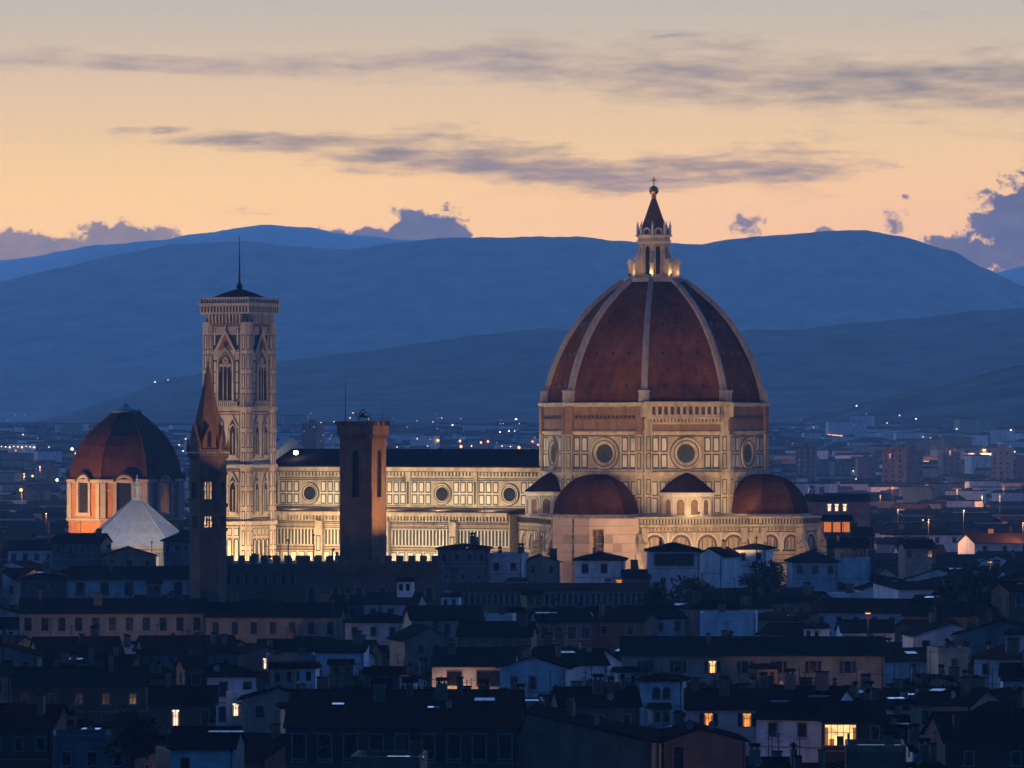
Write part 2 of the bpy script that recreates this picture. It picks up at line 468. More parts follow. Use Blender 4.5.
mat('bronze_lead', (0.16, 0.09, 0.055), 0.8, 0.4, 0.8, spec=0.1)
mat('netting_patch', (0.24, 0.17, 0.145), 0.85, 0.35, 0.4, 0.6, 0.6)
mat('brick_red', (0.16, 0.06, 0.035), 0.9, 0.4, 0.6)
mat('sheeting', (0.34, 0.245, 0.22), 0.8, 0.3, 0.25, 0.8, 0.5)
mat('scaffold_steel', (0.16, 0.15, 0.14), 0.5, 0.3, 1.0, metal=0.5)
mat('copper_green', (0.05, 0.13, 0.17), 0.6, 0.3, 0.5)
MARB = ['tan_marble', 'green_marble', 'pink_marble', 'leaded_glass', 'raw_masonry', 'dark_opening', 'white_marble']
W_, G_, P_, L_, RM_, DK_, M_ = range(7)

def panels(mb, fr, u0, u1, v0, v1, n, gap=0.5, line=0.2, w=0.0, mid=M_, edge=G_):
    """a row of n upright marble panels with dark outlines"""
    wd = (u1 - u0 - gap * (n - 1)) / n
    for i in range(n):
        a = u0 + i * (wd + gap)
        mb.box(fr, a, a + wd, v0, v1, w, w + 0.05, edge)
        mb.box(fr, a + line, a + wd - line, v0 + line, v1 - line, w + 0.05, w + 0.09, mid)
def oculus(mb, fr, cu, cv, r0, r1, w=0.0):
    mb.disc(fr, cu, cv, r1 + 0.22, w, w + 0.10, 28, G_)
    mb.ring(fr, cu, cv, r0, r1, w + 0.10, w + 0.55, 28, W_, w_in=w + 0.16)
    mb.ring(fr, cu, cv, r1 * 0.78, r1 * 0.84, w + 0.3, w + 0.5, 28, G_)
def glassdisc(name, fr, cu, cv, r, parent, w=0.12):
    m = MB(); m.disc(fr, cu, cv, r, w, w + 0.06, 24, 0)
    for k in range(4):
        a = math.pi * k / 4; du, dv = math.cos(a) * r, math.sin(a) * r
        m.tube(fr(cu - du, cv - dv, w + 0.09), fr(cu + du, cv + dv, w + 0.09), 0.06, 4, 1)
    return m.build(name, ['leaded_glass', 'iron'], parent)
def corbels(mb, fr, u0, u1, v0, v1, step, w0, w1, m=W_, fill=0.5):
    n = max(1, int(round((u1 - u0) / step))); s_ = (u1 - u0) / n
    for i in range(n):
        c = u0 + (i + 0.5) * s_
        mb.box(fr, c - s_ * fill / 2, c + s_ * fill / 2, v0, v1, w0, w1, m)

DX, DY = 35.2, 1340.0
ROT = R(-29)
duomo = empty('cathedral', (DX, DY, 0), ROT, 'great marble cathedral with red ribbed octagonal dome, white lantern and long floodlit nave', 'cathedral')
DR = 27.9; DA = DR * math.cos(R(22.5)); HW = DA * math.tan(R(22.5))
ANG = [0, 45, 90, 135, 180, 225, 270, 315]
RT = math.pi / 8

# drum
m = MB()
m.ngon(0, 0, DR, 30, 60.2, 8, RM_, rot=RT)
m.rev(0, 0, [(DR + 0.2, 60.2), (DR + 1.0, 60.5), (DR + 1.0, 61.2), (DR - 0.5, 61.3)], 8, W_, RT)
m.rev(0, 0, [(DR + 0.1, 53.4), (DR + 0.6, 53.7), (DR + 0.6, 54.2), (DR + 0.1, 54.4)], 8, W_, RT)
m.rev(0, 0, [(DR + 0.1, 42.9), (DR + 0.9, 43.7), (DR + 0.9, 44.3), (DR + 0.1, 44.5)], 8, W_, RT)
for a in ANG:
    fr = wallframe(a, DA)
    m.box(fr, -HW, HW, 44.5, 53.4, 0.0, 0.12, W_)
    for s_ in (-1, 1):
        for r_, (v0, v1) in enumerate(((45.2, 48.7), (49.2, 52.8))):
            u = [s_ * 4.7, s_ * 8.6]; panels(m, fr, min(u), max(u), v0, v1, 2, 0.4, 0.32, 0.12)
    for v0, v1 in ((45.0, 45.25), (52.95, 53.2)):
        m.box(fr, -8.8, 8.8, v0, v1, 0.12, 0.19, G_)
    oculus(m, fr, 0, 48.8, 2.3, 3.9, 0.12)
    # lower drum: tall panels and string courses
    m.box(fr, -HW, HW, 33.2, 42.9, 0.0, 0.10, W_)
    for s_ in (-1, 1):
        u = [s_ * 7.2, s_ * 9.0]; panels(m, fr, min(u), max(u), 34.2, 38.0, 1, 0.4, 0.26, 0.10); panels(m, fr, min(u), max(u), 38.5, 42.0, 1, 0.4, 0.26, 0.10)
        u = [s_ * 1.0, s_ * 6.6]; panels(m, fr, min(u), max(u), 38.9, 42.0, 3, 0.4, 0.26, 0.10)
    # raw masonry band under the dome with putlog holes and ledges
    m.box(fr, -HW, HW, 56.9, 57.25, 0.0, 0.45, RM_)
    corbels(m, fr, -8.5, 8.5, 57.6, 58.1, 1.15, 0.01, 0.10, DK_, 0.4)
for k in range(8):
    a = math.degrees(RT) + 45 * k
    for sgn in (-1, 1):
        fr = wallframe(a - sgn * 22.5, DA)
        c = sgn * (HW - 0.95)
        m.box(fr, c - 0.95, c + 0.95, 33.2, 53.4, 0.0, 0.75, W_)
        m.box(fr, c - 0.95, c + 0.95, 53.4, 60.2, 0.0, 0.75, RM_ if (a - sgn * 22.5) % 360 != 315 else W_)
        for v0, v1 in ((34.0, 38.2), (38.8, 42.6), (45.0, 48.9), (49.3, 53.0)):
            m.box(fr, c - 0.6, c + 0.6, v0, v1, 0.75, 0.80, G_); m.box(fr, c - 0.36, c + 0.36, v0 + 0.25, v1 - 0.25, 0.80, 0.84, W_)
drum = m.build('drum', MARB, duomo)
for a in ANG: glassdisc('oculus', wallframe(a, DA), 0, 48.8, 2.3, drum)

# arcaded gallery on one face only
fr = wallframe(315, DA)
m = MB()
m.box(fr, -HW + 0.4, HW - 0.4, 54.4, 57.2, 0.0, 0.5, RM_); m.box(fr, -HW + 0.3, HW - 0.3, 55.9, 56.4, 0.5, 0.8, W_); corbels(m, fr, -HW + .5, HW - .5, 56.4, 57.2, 0.9, 0.5, 1.3, W_, 0.5)
m.box(fr, -HW, HW, 57.2, 57.7, 0.0, 1.9, W_)
m.box(fr, -HW, HW, 57.7, 60.2, 0.15, 0.25, RM_)
m.box(fr, -HW, HW, 60.2, 61.5, 0.0, 2.0, W_)
m.box(fr, -HW - 0.3, HW + 0.3, 61.1, 61.35, 0.0, 2.3, W_)
for i in range(13):
    c = -HW + 1.2 + i * (2 * HW - 2.4) / 12
    m.box(fr, c - 0.30, c + 0.30, 57.7, 60.2, 1.2, 1.7, W_)
    if i < 12:
        c2 = c + (HW * 2 - 2.4) / 24
        m.box(fr, c2 - 0.5, c2 + 0.5, 57.7, 58.3, 1.3, 1.6, W_)
for s_ in (-1, 1): m.box(fr, s_ * HW - 0.9, s_ * HW + 0.9, 57.7, 61.2, 0.2, 2.0, W_)
m.build('gallery', MARB, duomo)

# dome shell
PROF = [(60.9, 26.9), (62.5, 26.7), (64.7, 26.25), (67.3, 25.55), (70, 24.6), (72.4, 23.65), (74.8, 22.45), (77.2, 21.2), (79.5, 19.7), (81.5, 18.3), (83.3, 16.75), (84.8, 15.4), (86.2, 13.9), (87.5, 12.4), (88.8, 10.8), (90.0, 9.2), (91.4, 7.2)]
m = MB()
m.rev(0, 0, [(r, z) for z, r in PROF], 8, 0, RT)
def rat(z):
    for (a, b), (c, d) in zip(PROF, PROF[1:]):
        if z <= c: return b + (d - b) * (z - a) / (c - a), (c - a, (d - b))
    return PROF[-1][1], (1, -1)
for a in ANG:
    for z, us in ((65.2, (-0.5, 0, 0.5)), (73.2, (-0.5, 0, 0.5)), (80.6, (-0.45, 0.0, 0.45))):
        r, (dz_, dr_) = rat(z); ap = r * math.cos(RT); hw = r * math.sin(RT)
        aa = R(a); n = Vector((math.cos(aa), math.sin(aa), 0)); u = Vector((-n.y, n.x, 0))
        V = (Vector((0, 0, 1)) * dz_ + n * dr_ * math.cos(RT)).normalized()
        fr = Fr(n * ap + Vector((0, 0, z)), u, V, u.cross(V))
        if fr.N.dot(n) < 0: fr.N = -fr.N
        for k in us:
            m.box(fr, k * hw - 0.34, k * hw + 0.34, -0.4, 0.4, 0.02, 0.12, 1)
            m.box(fr, k * hw - 0.48, k * hw + 0.48, 0.4, 0.6, 0.02, 0.4, 0)
dome = m.build('dome', ['cotto', 'dark_opening'], duomo)
for k in range(8):
    a = RT + math.pi / 4 * k
    d = Vector((math.cos(a), math.sin(a), 0)); u = Vector((-d.y, d.x, 0))
    m = MB(); rings = []
    for i, (z, r) in enumerate(PROF):
        t = i / (len(PROF) - 1); w = 0.84 - 0.26 * t; h = 0.85
        o = d * (r - 0.6); p = d * (r + h * 0.8); zz = z + h * 0.5 * t
        rings.append([o - u * w + Vector((0, 0, z)), p - u * w + Vector((0, 0, zz)), p + u * w + Vector((0, 0, zz)), o + u * w + Vector((0, 0, z))])
    m.loft(rings, 0)
    rr = []
    for i, (z, r) in enumerate(PROF):
        t = i / (len(PROF) - 1); w = 0.42 - 0.12 * t
        p = d * (r + 0.66); q = d * (r + 0.98); zz = z + 0.45 * t
        rr.append([p - u * w + Vector((0, 0, zz)), q - u * w + Vector((0, 0, zz + .1)), q + u * w + Vector((0, 0, zz + .1)), p + u * w + Vector((0, 0, zz))])
    m.loft(rr, 0)
    fr = Fr(d * 26.3, u, (0, 0, 1), d)
    m.box(fr, -1.25, 1.25, 61.1, 63.8, 0, 1.9, 0); m.box(fr, -1.45, 1.45, 63.8, 64.2, 0, 2.1, 0)
    m.build('rib', ['rib_marble'], duomo)

# lantern
m = MB()
m.rev(0, 0, [(7.0, 90.9), (7.7, 91.2), (7.7, 91.7), (7.4, 91.7), (7.4, 92.2)], 8, 0, RT)
m.ngon(0, 0, 3.5, 92.2, 101, 8, 0, rot=RT)
m.rev(0, 0, [(3.6, 100.6), (4.3, 101.0), (4.3, 101.5), (4.0, 101.6), (4.0, 102.3), (4.6, 102.6), (4.6, 102.9), (3.9, 103.0)], 8, 0, RT)
for k in range(8):
    fr = wallframe(45 * k, 3.5 * math.cos(RT))
    m.arch(fr, 0, 103.0, 1.9, 1.7, 0.35, 0.6, 0); m.arch(fr, 0, 103.0, 1.2, 1.2, 0.6, 0.7, 1)
    m.archring(fr, 0, 93.1, 1.15, 6.9, 0.28, 0.0, 0.16, 0)
lant = m.build('lantern', ['pale_marble', 'green_marble'], duomo)
for k in range(8):
    m = MB(); m.arch(wallframe(45 * k, 3.5 * math.cos(RT)), 0, 93.1, 1.15, 6.9, 0.01, 0.07)
    m.build('window', ['dark_opening'], lant)
    a = RT + math.pi / 4 * k; d = Vector((math.cos(a), math.sin(a), 0)); u = Vector((-d.y, d.x, 0))
    fr = Fr((0, 0, 0), d, (0, 0, 1), u)
    m = MB()
    m.prism(fr, [(3.3, 92.2), (6.3, 92.2), (6.3, 95.9), (6.0, 96.6), (5.2, 96.5), (4.7, 97.0), (4.3, 98.4), (3.3, 99.0)], -0.45, 0.45)
    m.box(fr, 5.5, 6.7, 95.6, 96.0, -0.65, 0.65)
    m.prism(fr, [(5.3, 96.0), (6.6, 96.0), (6.1, 97.0), (5.7, 97.0)], -0.5, 0.5)
    m.box(fr, 3.3, 3.85, 93.0, 100.6, -0.32, 0.32)
    m.build('buttress', ['pale_marble'], lant)
    m = MB()
    p = d * 4.05
    m.ngon(p.x, p.y, 0.30, 102.9, 104.9, 6, 0); m.ngon(p.x, p.y, 0.36, 104.9, 105.1, 6, 0); m.ngon(p.x, p.y, 0.28, 105.1, 106.4, 6, 0, r1=0.03)
    m.build('pinnacle', ['white_marble'], lant)
m = MB(); m.rev(0, 0, [(3.4, 103.0), (3.2, 104.6), (2.9, 104.9), (0.42, 112.0), (0.42, 112.2)], 16, 0)
for k in range(8):
    a = RT + math.pi / 4 * k; d = Vector((math.cos(a), math.sin(a), 0))
    m.tube(d * 2.9 + Vector((0, 0, 104.9)), d * 0.42 + Vector((0, 0, 112.0)), 0.12, 4)
m.build('cone_roof', ['bronze_lead'], lant)
m = MB(); m.rev(0, 0, [(0.42, 112.1), (0.75, 112.4), (0.45, 112.7), (0.4, 113.0)], 12, 0)
m.rev(0, 0, [(0.3, 112.75), (0.85, 113.05), (1.15, 113.6), (1.2, 114.0), (1.08, 114.5), (0.7, 114.95), (0.15, 115.1)], 16, 0)
m.build('ball', ['gilt_copper'], lant, smooth=True)
m = MB(); m.tube((0, 0, 115.0), (0, 0, 117.3), 0.14, 6); m.tube((-0.75, 0, 116.5), (0.75, 0, 116.5), 0.14, 6)
m.build('cross', ['gilt_copper'], lant)

# small exedrae on the diagonals
for a in (45, 135, 225, 315):
    ex = R(a); cx, cyy = math.cos(ex) * (DA + 0.4), math.sin(ex) * (DA + 0.4)
    m = MB(); n = 12; r = 6.5
    m.ngon(cx, cyy, r, 33.1, 38.6, n, 0, rot=ex + math.pi / n)
    m.rev(cx, cyy, [(r, 38.3), (r + 0.6, 38.8), (r + 0.6, 39.3), (r, 39.4)], n, 0, ex + math.pi / n)
    m.rev(cx, cyy, [(r + 0.3, 33.1), (r + 0.3, 33.9), (r, 34.0)], n, 0, ex + math.pi / n)
    ap = r * math.cos(math.pi / n)
    for k in range(-3, 4):
        fr = wallframe(a + k * 30, ap, 0, cx, cyy)
        m.archring(fr, 0, 34.0, 1.9, 3.7, 0.35, 0.0, 0.35, 0)
        m.arch(fr, 0, 34.0, 1.9, 3.7, 0.01, 0.06, 2)
        for s_ in (-1, 1): m.box(fr, s_ * 1.63 - 0.14, s_ * 1.63 + 0.14, 34.0, 38.3, 0, 0.3, 0)
    ob = m.build('exedra', ['white_marble', 'green_marble', 'raw_masonry'], duomo)
    m = MB(); m.rev(cx, cyy, [(r + 0.5, 39.4), (4.4, 41.6), (2.3, 43.2), (0.3, 44.2)], n, 0, ex + math.pi / n)
    m.build('roof', ['cotto_dark'], ob)

# lower body of the crossing
BR = 35.0; BA = BR * math.cos(RT); BH = BA * math.tan(RT)
m = MB()
m.ngon(0, 0, BR, -0.5, 31.2, 8, 0, rot=RT)
m.rev(0, 0, [(BR, 30.8), (BR + 0.7, 31.2), (BR + 0.7, 31.6), (BR + 0.2, 31.7), (BR + 0.2, 33.1), (BR + 0.6, 33.2), (BR + 0.6, 33.45), (BR - 0.8, 33.5), (DR, 34.4)], 8, 0, RT)
def lowwall(m, fr, hw, arches=3, top=31.2):
    """banded wall with a row of blind arches below a corbelled gallery"""
    corbels(m, fr, -hw, hw, top - 1.2, top - 0.3, 0.95, 0.0, 0.6, 0, 0.45); corbels(m, fr, -hw, hw, top - 1.1, top - 0.3, 0.95, 0.0, 0.06, P_, 0.95)
    corbels(m, fr, -hw, hw, top + 0.6, top + 1.7, 0.8, 0.35, 0.55, 1, 0.42); corbels(m, fr, -hw, hw, top + 0.65, top + 1.65, 0.8, 0.32, 0.38, M_, 0.8)
    m.box(fr, -hw, hw, top - 1.5, top - 1.3, 0.0, 0.12, 1)
    v = top - 6.2; k = 0
    while v > 1:
        m.box(fr, -hw, hw, v, v + (0.34 if k % 3 else 0.5), 0.0, 0.07, (1, 2, 2, 1, 2)[k % 5]); v -= (0.95, 1.3, 0.8, 1.5)[k % 4]; k += 1
    wd = 2 * hw / arches
    for i in range(arches):
        c = -hw + (i + 0.5) * wd; aw = min(wd * 0.84, 5.6); h = 3.9
        m.arch(fr, c, top - 5.6, aw, h, 0.01, 0.05, 2)
        m.archring(fr, c, top - 5.6, aw - 0.5, h - 0.25, 0.42, 0.05, 0.35, M_)
        m.archring(fr, c, top - 5.6, aw - 1.5, h - 0.8, 0.3, 0.05, 0.2, 1)
        m.arch(fr, c, top - 5.6, aw - 1.9, h - 1.1, 0.05, 0.1, 0)
        for q in (-0.22, 0.22): m.box(fr, c + q * aw - 0.13, c + q * aw + 0.13, top - 5.6, top - 3.3, 0.1, 0.2, 1)
        m.box(fr, c - 0.13, c + 0.13, top - 5.6, top - 2.9, 0.1, 0.2, 2)
        if i: m.box(fr, c - wd / 2 - 0.28, c - wd / 2 + 0.28, top - 6.2, top - 1.5, 0.0, 0.4, M_)
    for c in (-hw + 0.7, hw - 0.7):
        m.box(fr, c - 0.7, c + 0.7, 0, top - 0.4, 0.0, 0.8, 0)
        for j in range(9): m.box(fr, c - 0.7, c + 0.7, 2 + j * 3.1, 2.5 + j * 3.1, 0.8, 0.84, 1 if j % 2 else 2)
for a in (45, 135, 225, 315): lowwall(m, wallframe(a, BA), BH, 4)
m.build('crossing_wall', MARB, duomo)

# tribunes
TD = 30.5
for a in (270, 0, 90):
    ra = R(a); cx, cyy = math.cos(ra) * TD, math.sin(ra) * TD
    r = 13.6; ap = r * math.cos(RT); hw = ap * math.tan(RT)
    m = MB()
    m.ngon(cx, cyy, r, -0.5, 31.3, 8, 0, rot=RT)
    m.rev(cx, cyy, [(r, 30.85), (r + 0.7, 31.25), (r + 0.7, 31.65), (r + 0.2, 31.75), (r + 0.2, 33.05), (r + 0.6, 33.15), (r + 0.6, 33.5), (r - 0.8, 33.55)], 8, 0, RT)
    m.rev(cx, cyy, [(11.6, 33.4), (11.6, 34.0), (11.0, 34.1)], 8, 0, RT)
    for k in range(-2, 3):
        fr = wallframe(a + k * 45, ap, 0, cx, cyy); lowwall(m, fr, hw, 1 if k % 2 == 0 else 2)
    tr = m.build('tribune', MARB, duomo)
    if a == 270:
        f1 = wallframe(315, ap, 0, cx, cyy); q = MB(); q.box(f1, -hw + 0.3, -hw + 4.4, 17, 30.9, 0.9, 1.1, 1); q.arch(f1, -hw + 2.3, 20.5, 1.7, 9.6, 1.1, 1.16, 0, True); q.box(f1, -hw + 0.6, -hw + 4.0, 25.6, 26.2, 1.16, 1.5, 1)
        q.build('window', ['dark_opening', 'brick_red'], tr)
    ks = 0.93 if a == 270 else 0.97
    m = MB(); m.rev(cx, cyy, [(q * ks, zz) for q, zz in ((11.3, 33.9), (11.15, 35.0), (10.7, 36.6), (9.9, 38.3), (8.7, 40.0), (7.0, 41.6), (4.9, 42.8), (2.4, 43.5), (0.3, 43.7))], 8, 0, RT)
    for kk in range(8):
        aa = RT + kk * math.pi / 4; d = Vector((math.cos(aa), math.sin(aa), 0)); pr = [(11.3, 33.9), (10.7, 36.6), (9.9, 38.3), (8.7, 40.0), (7.0, 41.6), (4.9, 42.8), (2.4, 43.5)]
        for (q0, z0), (q1, z1) in zip(pr, pr[1:]): m.tube(Vector((cx, cyy, z0)) + d * q0 * ks, Vector((cx, cyy, z1)) + d * q1 * ks, 0.14, 5)
    m.build('half_dome', ['cotto_dim'], tr)
    for k in (-1.5, -0.5, 0.5, 1.5):
        aa = R(a + k * 45); d = Vector((math.cos(aa), math.sin(aa), 0)); u = Vector((-d.y, d.x, 0))
        fr = Fr((cx, cyy, 0), d, (0, 0, 1), u)
        m = MB(); m.prism(fr, [(r - 0.4, 0), (r + 4.6, 0), (r + 4.6, 20.5), (r + 3.9, 21.2), (r + 0.6, 29.6), (r - 0.4, 29.6)], -0.8, 0.8, 0)
        for v in (8, 12, 16, 19): m.box(fr, r, r + 4.66, v, v + 0.3, -0.86, 0.86, 1)
        for i in range(5): m.box(fr, r + 0.2, r + 3.4 - i * 0.55, 21.4 + i * 1.5, 21.65 + i * 1.5, -0.85, 0.85, 1)
        m.build('buttress', MARB, tr)

# nave
NX0, NX1 = -105.0, -24.0
OC = [-34.9, -54.3, -73.7, -93.1]
m = MB()
m.box(IDF, NX0, NX1, -10.8, 10.8, 30, 45.0, W_)
for sy in (-1, 1):
    fr = Fr((0, sy * 10.8, 0), (1, 0, 0), (0, 0, 1), (0, sy, 0))
    m.box(fr, NX0, NX1, 44.1, 45.1, 0, 1.0, W_); m.box(fr, NX0, NX1, 43.9, 44.1, 0, 0.6, G_)
    corbels(m, fr, NX0, NX1, 42.9, 43.9, 1.0, 0, 0.55, W_, 0.5)
    corbels(m, fr, NX0, NX1, 42.9, 43.9, 1.0, 0.0, 0.06, G_, 0.9)
    for v in (42.2, 41.75, 35.3): m.box(fr, NX0, NX1, v, v + 0.22, 0, 0.12, G_)
    for c in OC:
        oculus(m, fr, c, 38.4, 1.75, 2.65, 0.0)
        for s_ in (-1, 1):
            u = sorted((c + s_ * 3.25, c + s_ * 8.8))
            for v0, v1 in ((35.75, 38.3), (38.75, 41.5)): panels(m, fr, u[0], u[1], v0, v1, 3, 0.42, 0.30, 0.0)
            m.box(fr, min(u), max(u), 38.4, 38.62, 0, 0.1, M_)
    for c in [OC[0] + 9.7 - 19.4 * k for k in range(5)]:
        m.box(fr, c - 0.55, c + 0.55, 35.2, 44.0, 0, 0.5, W_); m.box(fr, c - 0.3, c + 0.3, 35.8, 41.5, 0.5, 0.55, G_)
cl = m.build('clerestory', MARB, duomo)
for sy in (-1, 1):
    fr = Fr((0, sy * 10.8, 0), (1, 0, 0), (0, 0, 1), (0, sy, 0))
    for c in OC: glassdisc('oculus', fr, c, 38.4, 1.75, cl)
m = MB()
fr = Fr((0, 0, 0), (0, 1, 0), (0, 0, 1), (1, 0, 0))
m.prism(fr, [(-12.2, 45.1), (12.2, 45.1), (12.2, 45.4), (0, 49.7), (-12.2, 45.4)], NX0, NX1 + 0.6, 0)
m.build('nave_roof', ['lead_roof'], duomo)
m = MB()
for sy in (-1, 1):
    y0, y1 = sorted((sy * 10.8, sy * 21.5))
    m.box(IDF, NX0, NX1 - 5, y0, y1, -0.5, 33.6, 0)
    fr = Fr((0, sy * 21.5, 0), (1, 0, 0), (0, 0, 1), (0, sy, 0))
    X0, X1 = NX0, -29.2
    m.box(fr, X0, X1, 33.0, 33.9, 0, 1.1, 0); m.box(fr, X0, X1, 31.6, 31.85, 0, 0.5, 0); m.box(fr, X0, X1, 31.3, 31.6, 0, 0.1, 1)
    corbels(m, fr, X0, X1, 31.9, 33.0, 0.95, 0, 0.8, 0, 0.42)
    corbels(m, fr, X0, X1, 31.9, 32.9, 0.95, 0, 0.07, P_, 0.9)
    for v in (30.9, 29.9, 25.0, 24.2, 21.0, 17.2, 13): m.box(fr, X0, X1, v, v + 0.25, 0, 0.08, 1)
    for v in (30.3, 24.55, 20.3, 32.3): m.box(fr, X0, X1, v, v + 0.28, 0, 0.09, 2)
    n = int((X1 - X0) / 0.98)
    for i in range(n):
        c = X0 + (i + 0.5) * (X1 - X0) / n
        m.box(fr, c - 0.30, c + 0.30, 25.7, 29.5, 0, 0.07, 1)
        m.box(fr, c + 0.32, c + 0.66, 25.7, 29.5, 0, 0.07, M_)
    n = int((X1 - X0) / 2.4)
    panels(m, fr, X0 + 0.4, X1 - 0.4, 21.6, 23.9, n, 0.6, 0.2, 0.0)
    panels(m, fr, X0 + 0.4, X1 - 0.4, 17.9, 20.1, n, 0.6, 0.2, 0.0)
    for c in [OC[0] + 9.7 - 19.4 * k for k in range(5)]:
        if c > X1: continue
        m.box(fr, c - 1.0, c + 1.0, -0.5, 31.6, 0, 1.3, 0)
        for v0 in (4, 9, 14, 19, 24): m.box(fr, c - 0.65, c + 0.65, v0, v0 + 4, 1.3, 1.36, 1); m.box(fr, c - 0.4, c + 0.4, v0 + 0.3, v0 + 3.7, 1.36, 1.4, 0)
ai = m.build('aisle_wall', MARB, duomo)
for sy in (-1, 1):
    fr = Fr((0, sy * 21.5, 0), (1, 0, 0), (0, 0, 1), (0, sy, 0))
    for c in OC[1:]:
        m = MB(); m.arch(fr, c, 5, 2.6, 11, 0.10, 0.2, 0, True); m.archring(fr, c, 5, 2.6, 11, 0.6, 0.1, 0.5, 1, True)
        m.build('window', ['leaded_glass', 'white_marble'], ai)
m = MB()
for sy in (-1, 1):
    fr = Fr((0, 0, 0), (0, sy, 0), (0, 0, 1), (1, 0, 0))
    m.prism(fr, [(10.85, 33.95), (22.6, 33.95), (22.6, 34.1), (10.85, 35.1)], NX0, -30, 0)
m.build('aisle_roof', ['brown_stone'], duomo)
m = MB()
fr = Fr((-105, 0, 0), (0, 1, 0), (0, 0, 1), (1, 0, 0))
m.prism(fr, [(-21.5, -0.5), (21.5, -0.5), (21.5, 37), (11.6, 38), (11.6, 47.2), (0, 52.6), (-11.6, 47.2), (-11.6, 38), (-21.5, 37)], -3, 0, 0)
for s_ in (-1, 1): m.box(fr, s_ * 11.4 - 1.1, s_ * 11.4 + 1.1, 38, 49.4, -3.2, 0.3, 0); m.box(fr, s_ * 21 - 1.1, s_ * 21 + 1.1, 0, 38.5, -3.2, 0.3, 0)
m.build('facade', ['white_marble'], duomo)

# ------------------------------------------------------------------ scaffolding round the south tribune
def loc2w(x, y, z=0.0):
    c, s_ = math.cos(ROT), math.sin(ROT)
    return Vector((DX + x * c - y * s_, DY + x * s_ + y * c, z))
sc_pos = loc2w(0, -TD)
scf = empty('scaffolding', sc_pos, ROT, 'pale sheeted scaffolding wrapped round the lower walls of the front tribune of the cathedral', 'scaffolding')
RS = 16.2; AS = RS * math.cos(RT); HS = AS * math.tan(RT)
TOPZ = 33.2
srnd = random.Random(3)
def sheet(k, pts):
    """debris netting on face k, laced to the tubes in bays of 2.1 m"""
    fr = wallframe(270 + k * 45, AS, 0, 0, 0); m = MB()
    for p in pts: m.prism(fr, p, 0, 0.05)
    for j in range(16):
        z = 2 + 2.1 * j
        for p in pts:
            us = [q[0] for q in p]; vs_ = [q[1] for q in p]
            if min(vs_) < z < max(vs_) and len(p) == 4: m.box(fr, min(us), max(us), z - 0.08, z + 0.08, 0.05, 0.09, 1)
            if len(p) == 4 and max(us) - min(us) > 2:
                nb = max(1, int((max(us) - min(us)) / 1.9)); bw = (max(us) - min(us)) / nb
                for i in range(nb):
                    if min(vs_) < z and z + 2.1 < max(vs_) and srnd.random() < .22: m.box(fr, min(us) + i * bw, min(us) + (i + 1) * bw, z + .1, z + 2.0, 0.05, 0.07, 1)
    return m.build('debris_sheet', ['sheeting', 'netting_patch'], scf)
def R4(a, b, c, d): return [(a, c), (b, c), (b, d), (a, d)]
sheet(0, [R4(-HS + 2.4, 1.6, 8, TOPZ), R4(2.0, HS, 8, TOPZ)])
sheet(1, [R4(-HS, -HS + 0.8, 8, TOPZ), R4(-HS + 0.8, -HS + 3.6, 30.6, TOPZ), R4(-HS + 0.8, -HS + 3.6, 8, 22.0), R4(-HS + 3.6, HS - 1.9, 8, TOPZ), R4(HS - 1.9, HS, 29.6, TOPZ), R4(HS - 1.9, HS - 0.9, 25.5, 29.6), R4(HS - 1.9, HS, 8, 25.5)])
sheet(2, [R4(-HS, -HS + 1.5 + 1.15 * i, 8 + 0.01 * i if i else 8, 29.5 - 2.1 * i) for i in range(1)] + [R4(-HS + 1.5 + 1.15 * i, -HS + 1.5 + 1.15 * (i + 1), 8, 27.4 - 2.1 * i) for i in range(8)])
m = MB()
for k in (-2, -1, 0, 1, 2):
    fr = wallframe(270 + k * 45, AS - 0.25, 0, 0, 0)
    n = 6; tz = TOPZ - (6 if abs(k) == 2 else 4 if k == -1 else 0)
    for i in range(n + 1):
        u = -HS + 2 * HS * i / n
        m.tube(fr(u, 0, 0), fr(u, tz + 0.6, 0), 0.07, 4)
        if abs(k) == 2: m.tube(fr(u, 0, -1.4), fr(u, tz, -1.4), 0.07, 4)
    for j in range(15):
        z = 2 + 2.1 * j
        if z > tz: break
        m.tube(fr(-HS, z, 0), fr(HS, z, 0), 0.06, 4)
        if z + 2.1 < tz: m.tube(fr(-HS, z, 0), fr(-HS + 2 * HS / n, z + 2.1, 0), 0.05, 4); m.tube(fr(HS, z, 0), fr(HS - 2 * HS / n, z + 2.1, 0), 0.05, 4)
m.build('tube_frame', ['scaffold_steel'], scf)
m = MB()
for k in (-1, 0, 1, 2):
    fr = wallframe(270 + k * 45, AS - 1.5, 0, 0, 0)
    for j in range(12): m.box(fr, -HS + 0.6, HS - 0.6, 3.9 + 2.1 * j, 4.0 + 2.1 * j, 0.2, 1.2)
m.build('walkway', ['brown_stone'], scf)
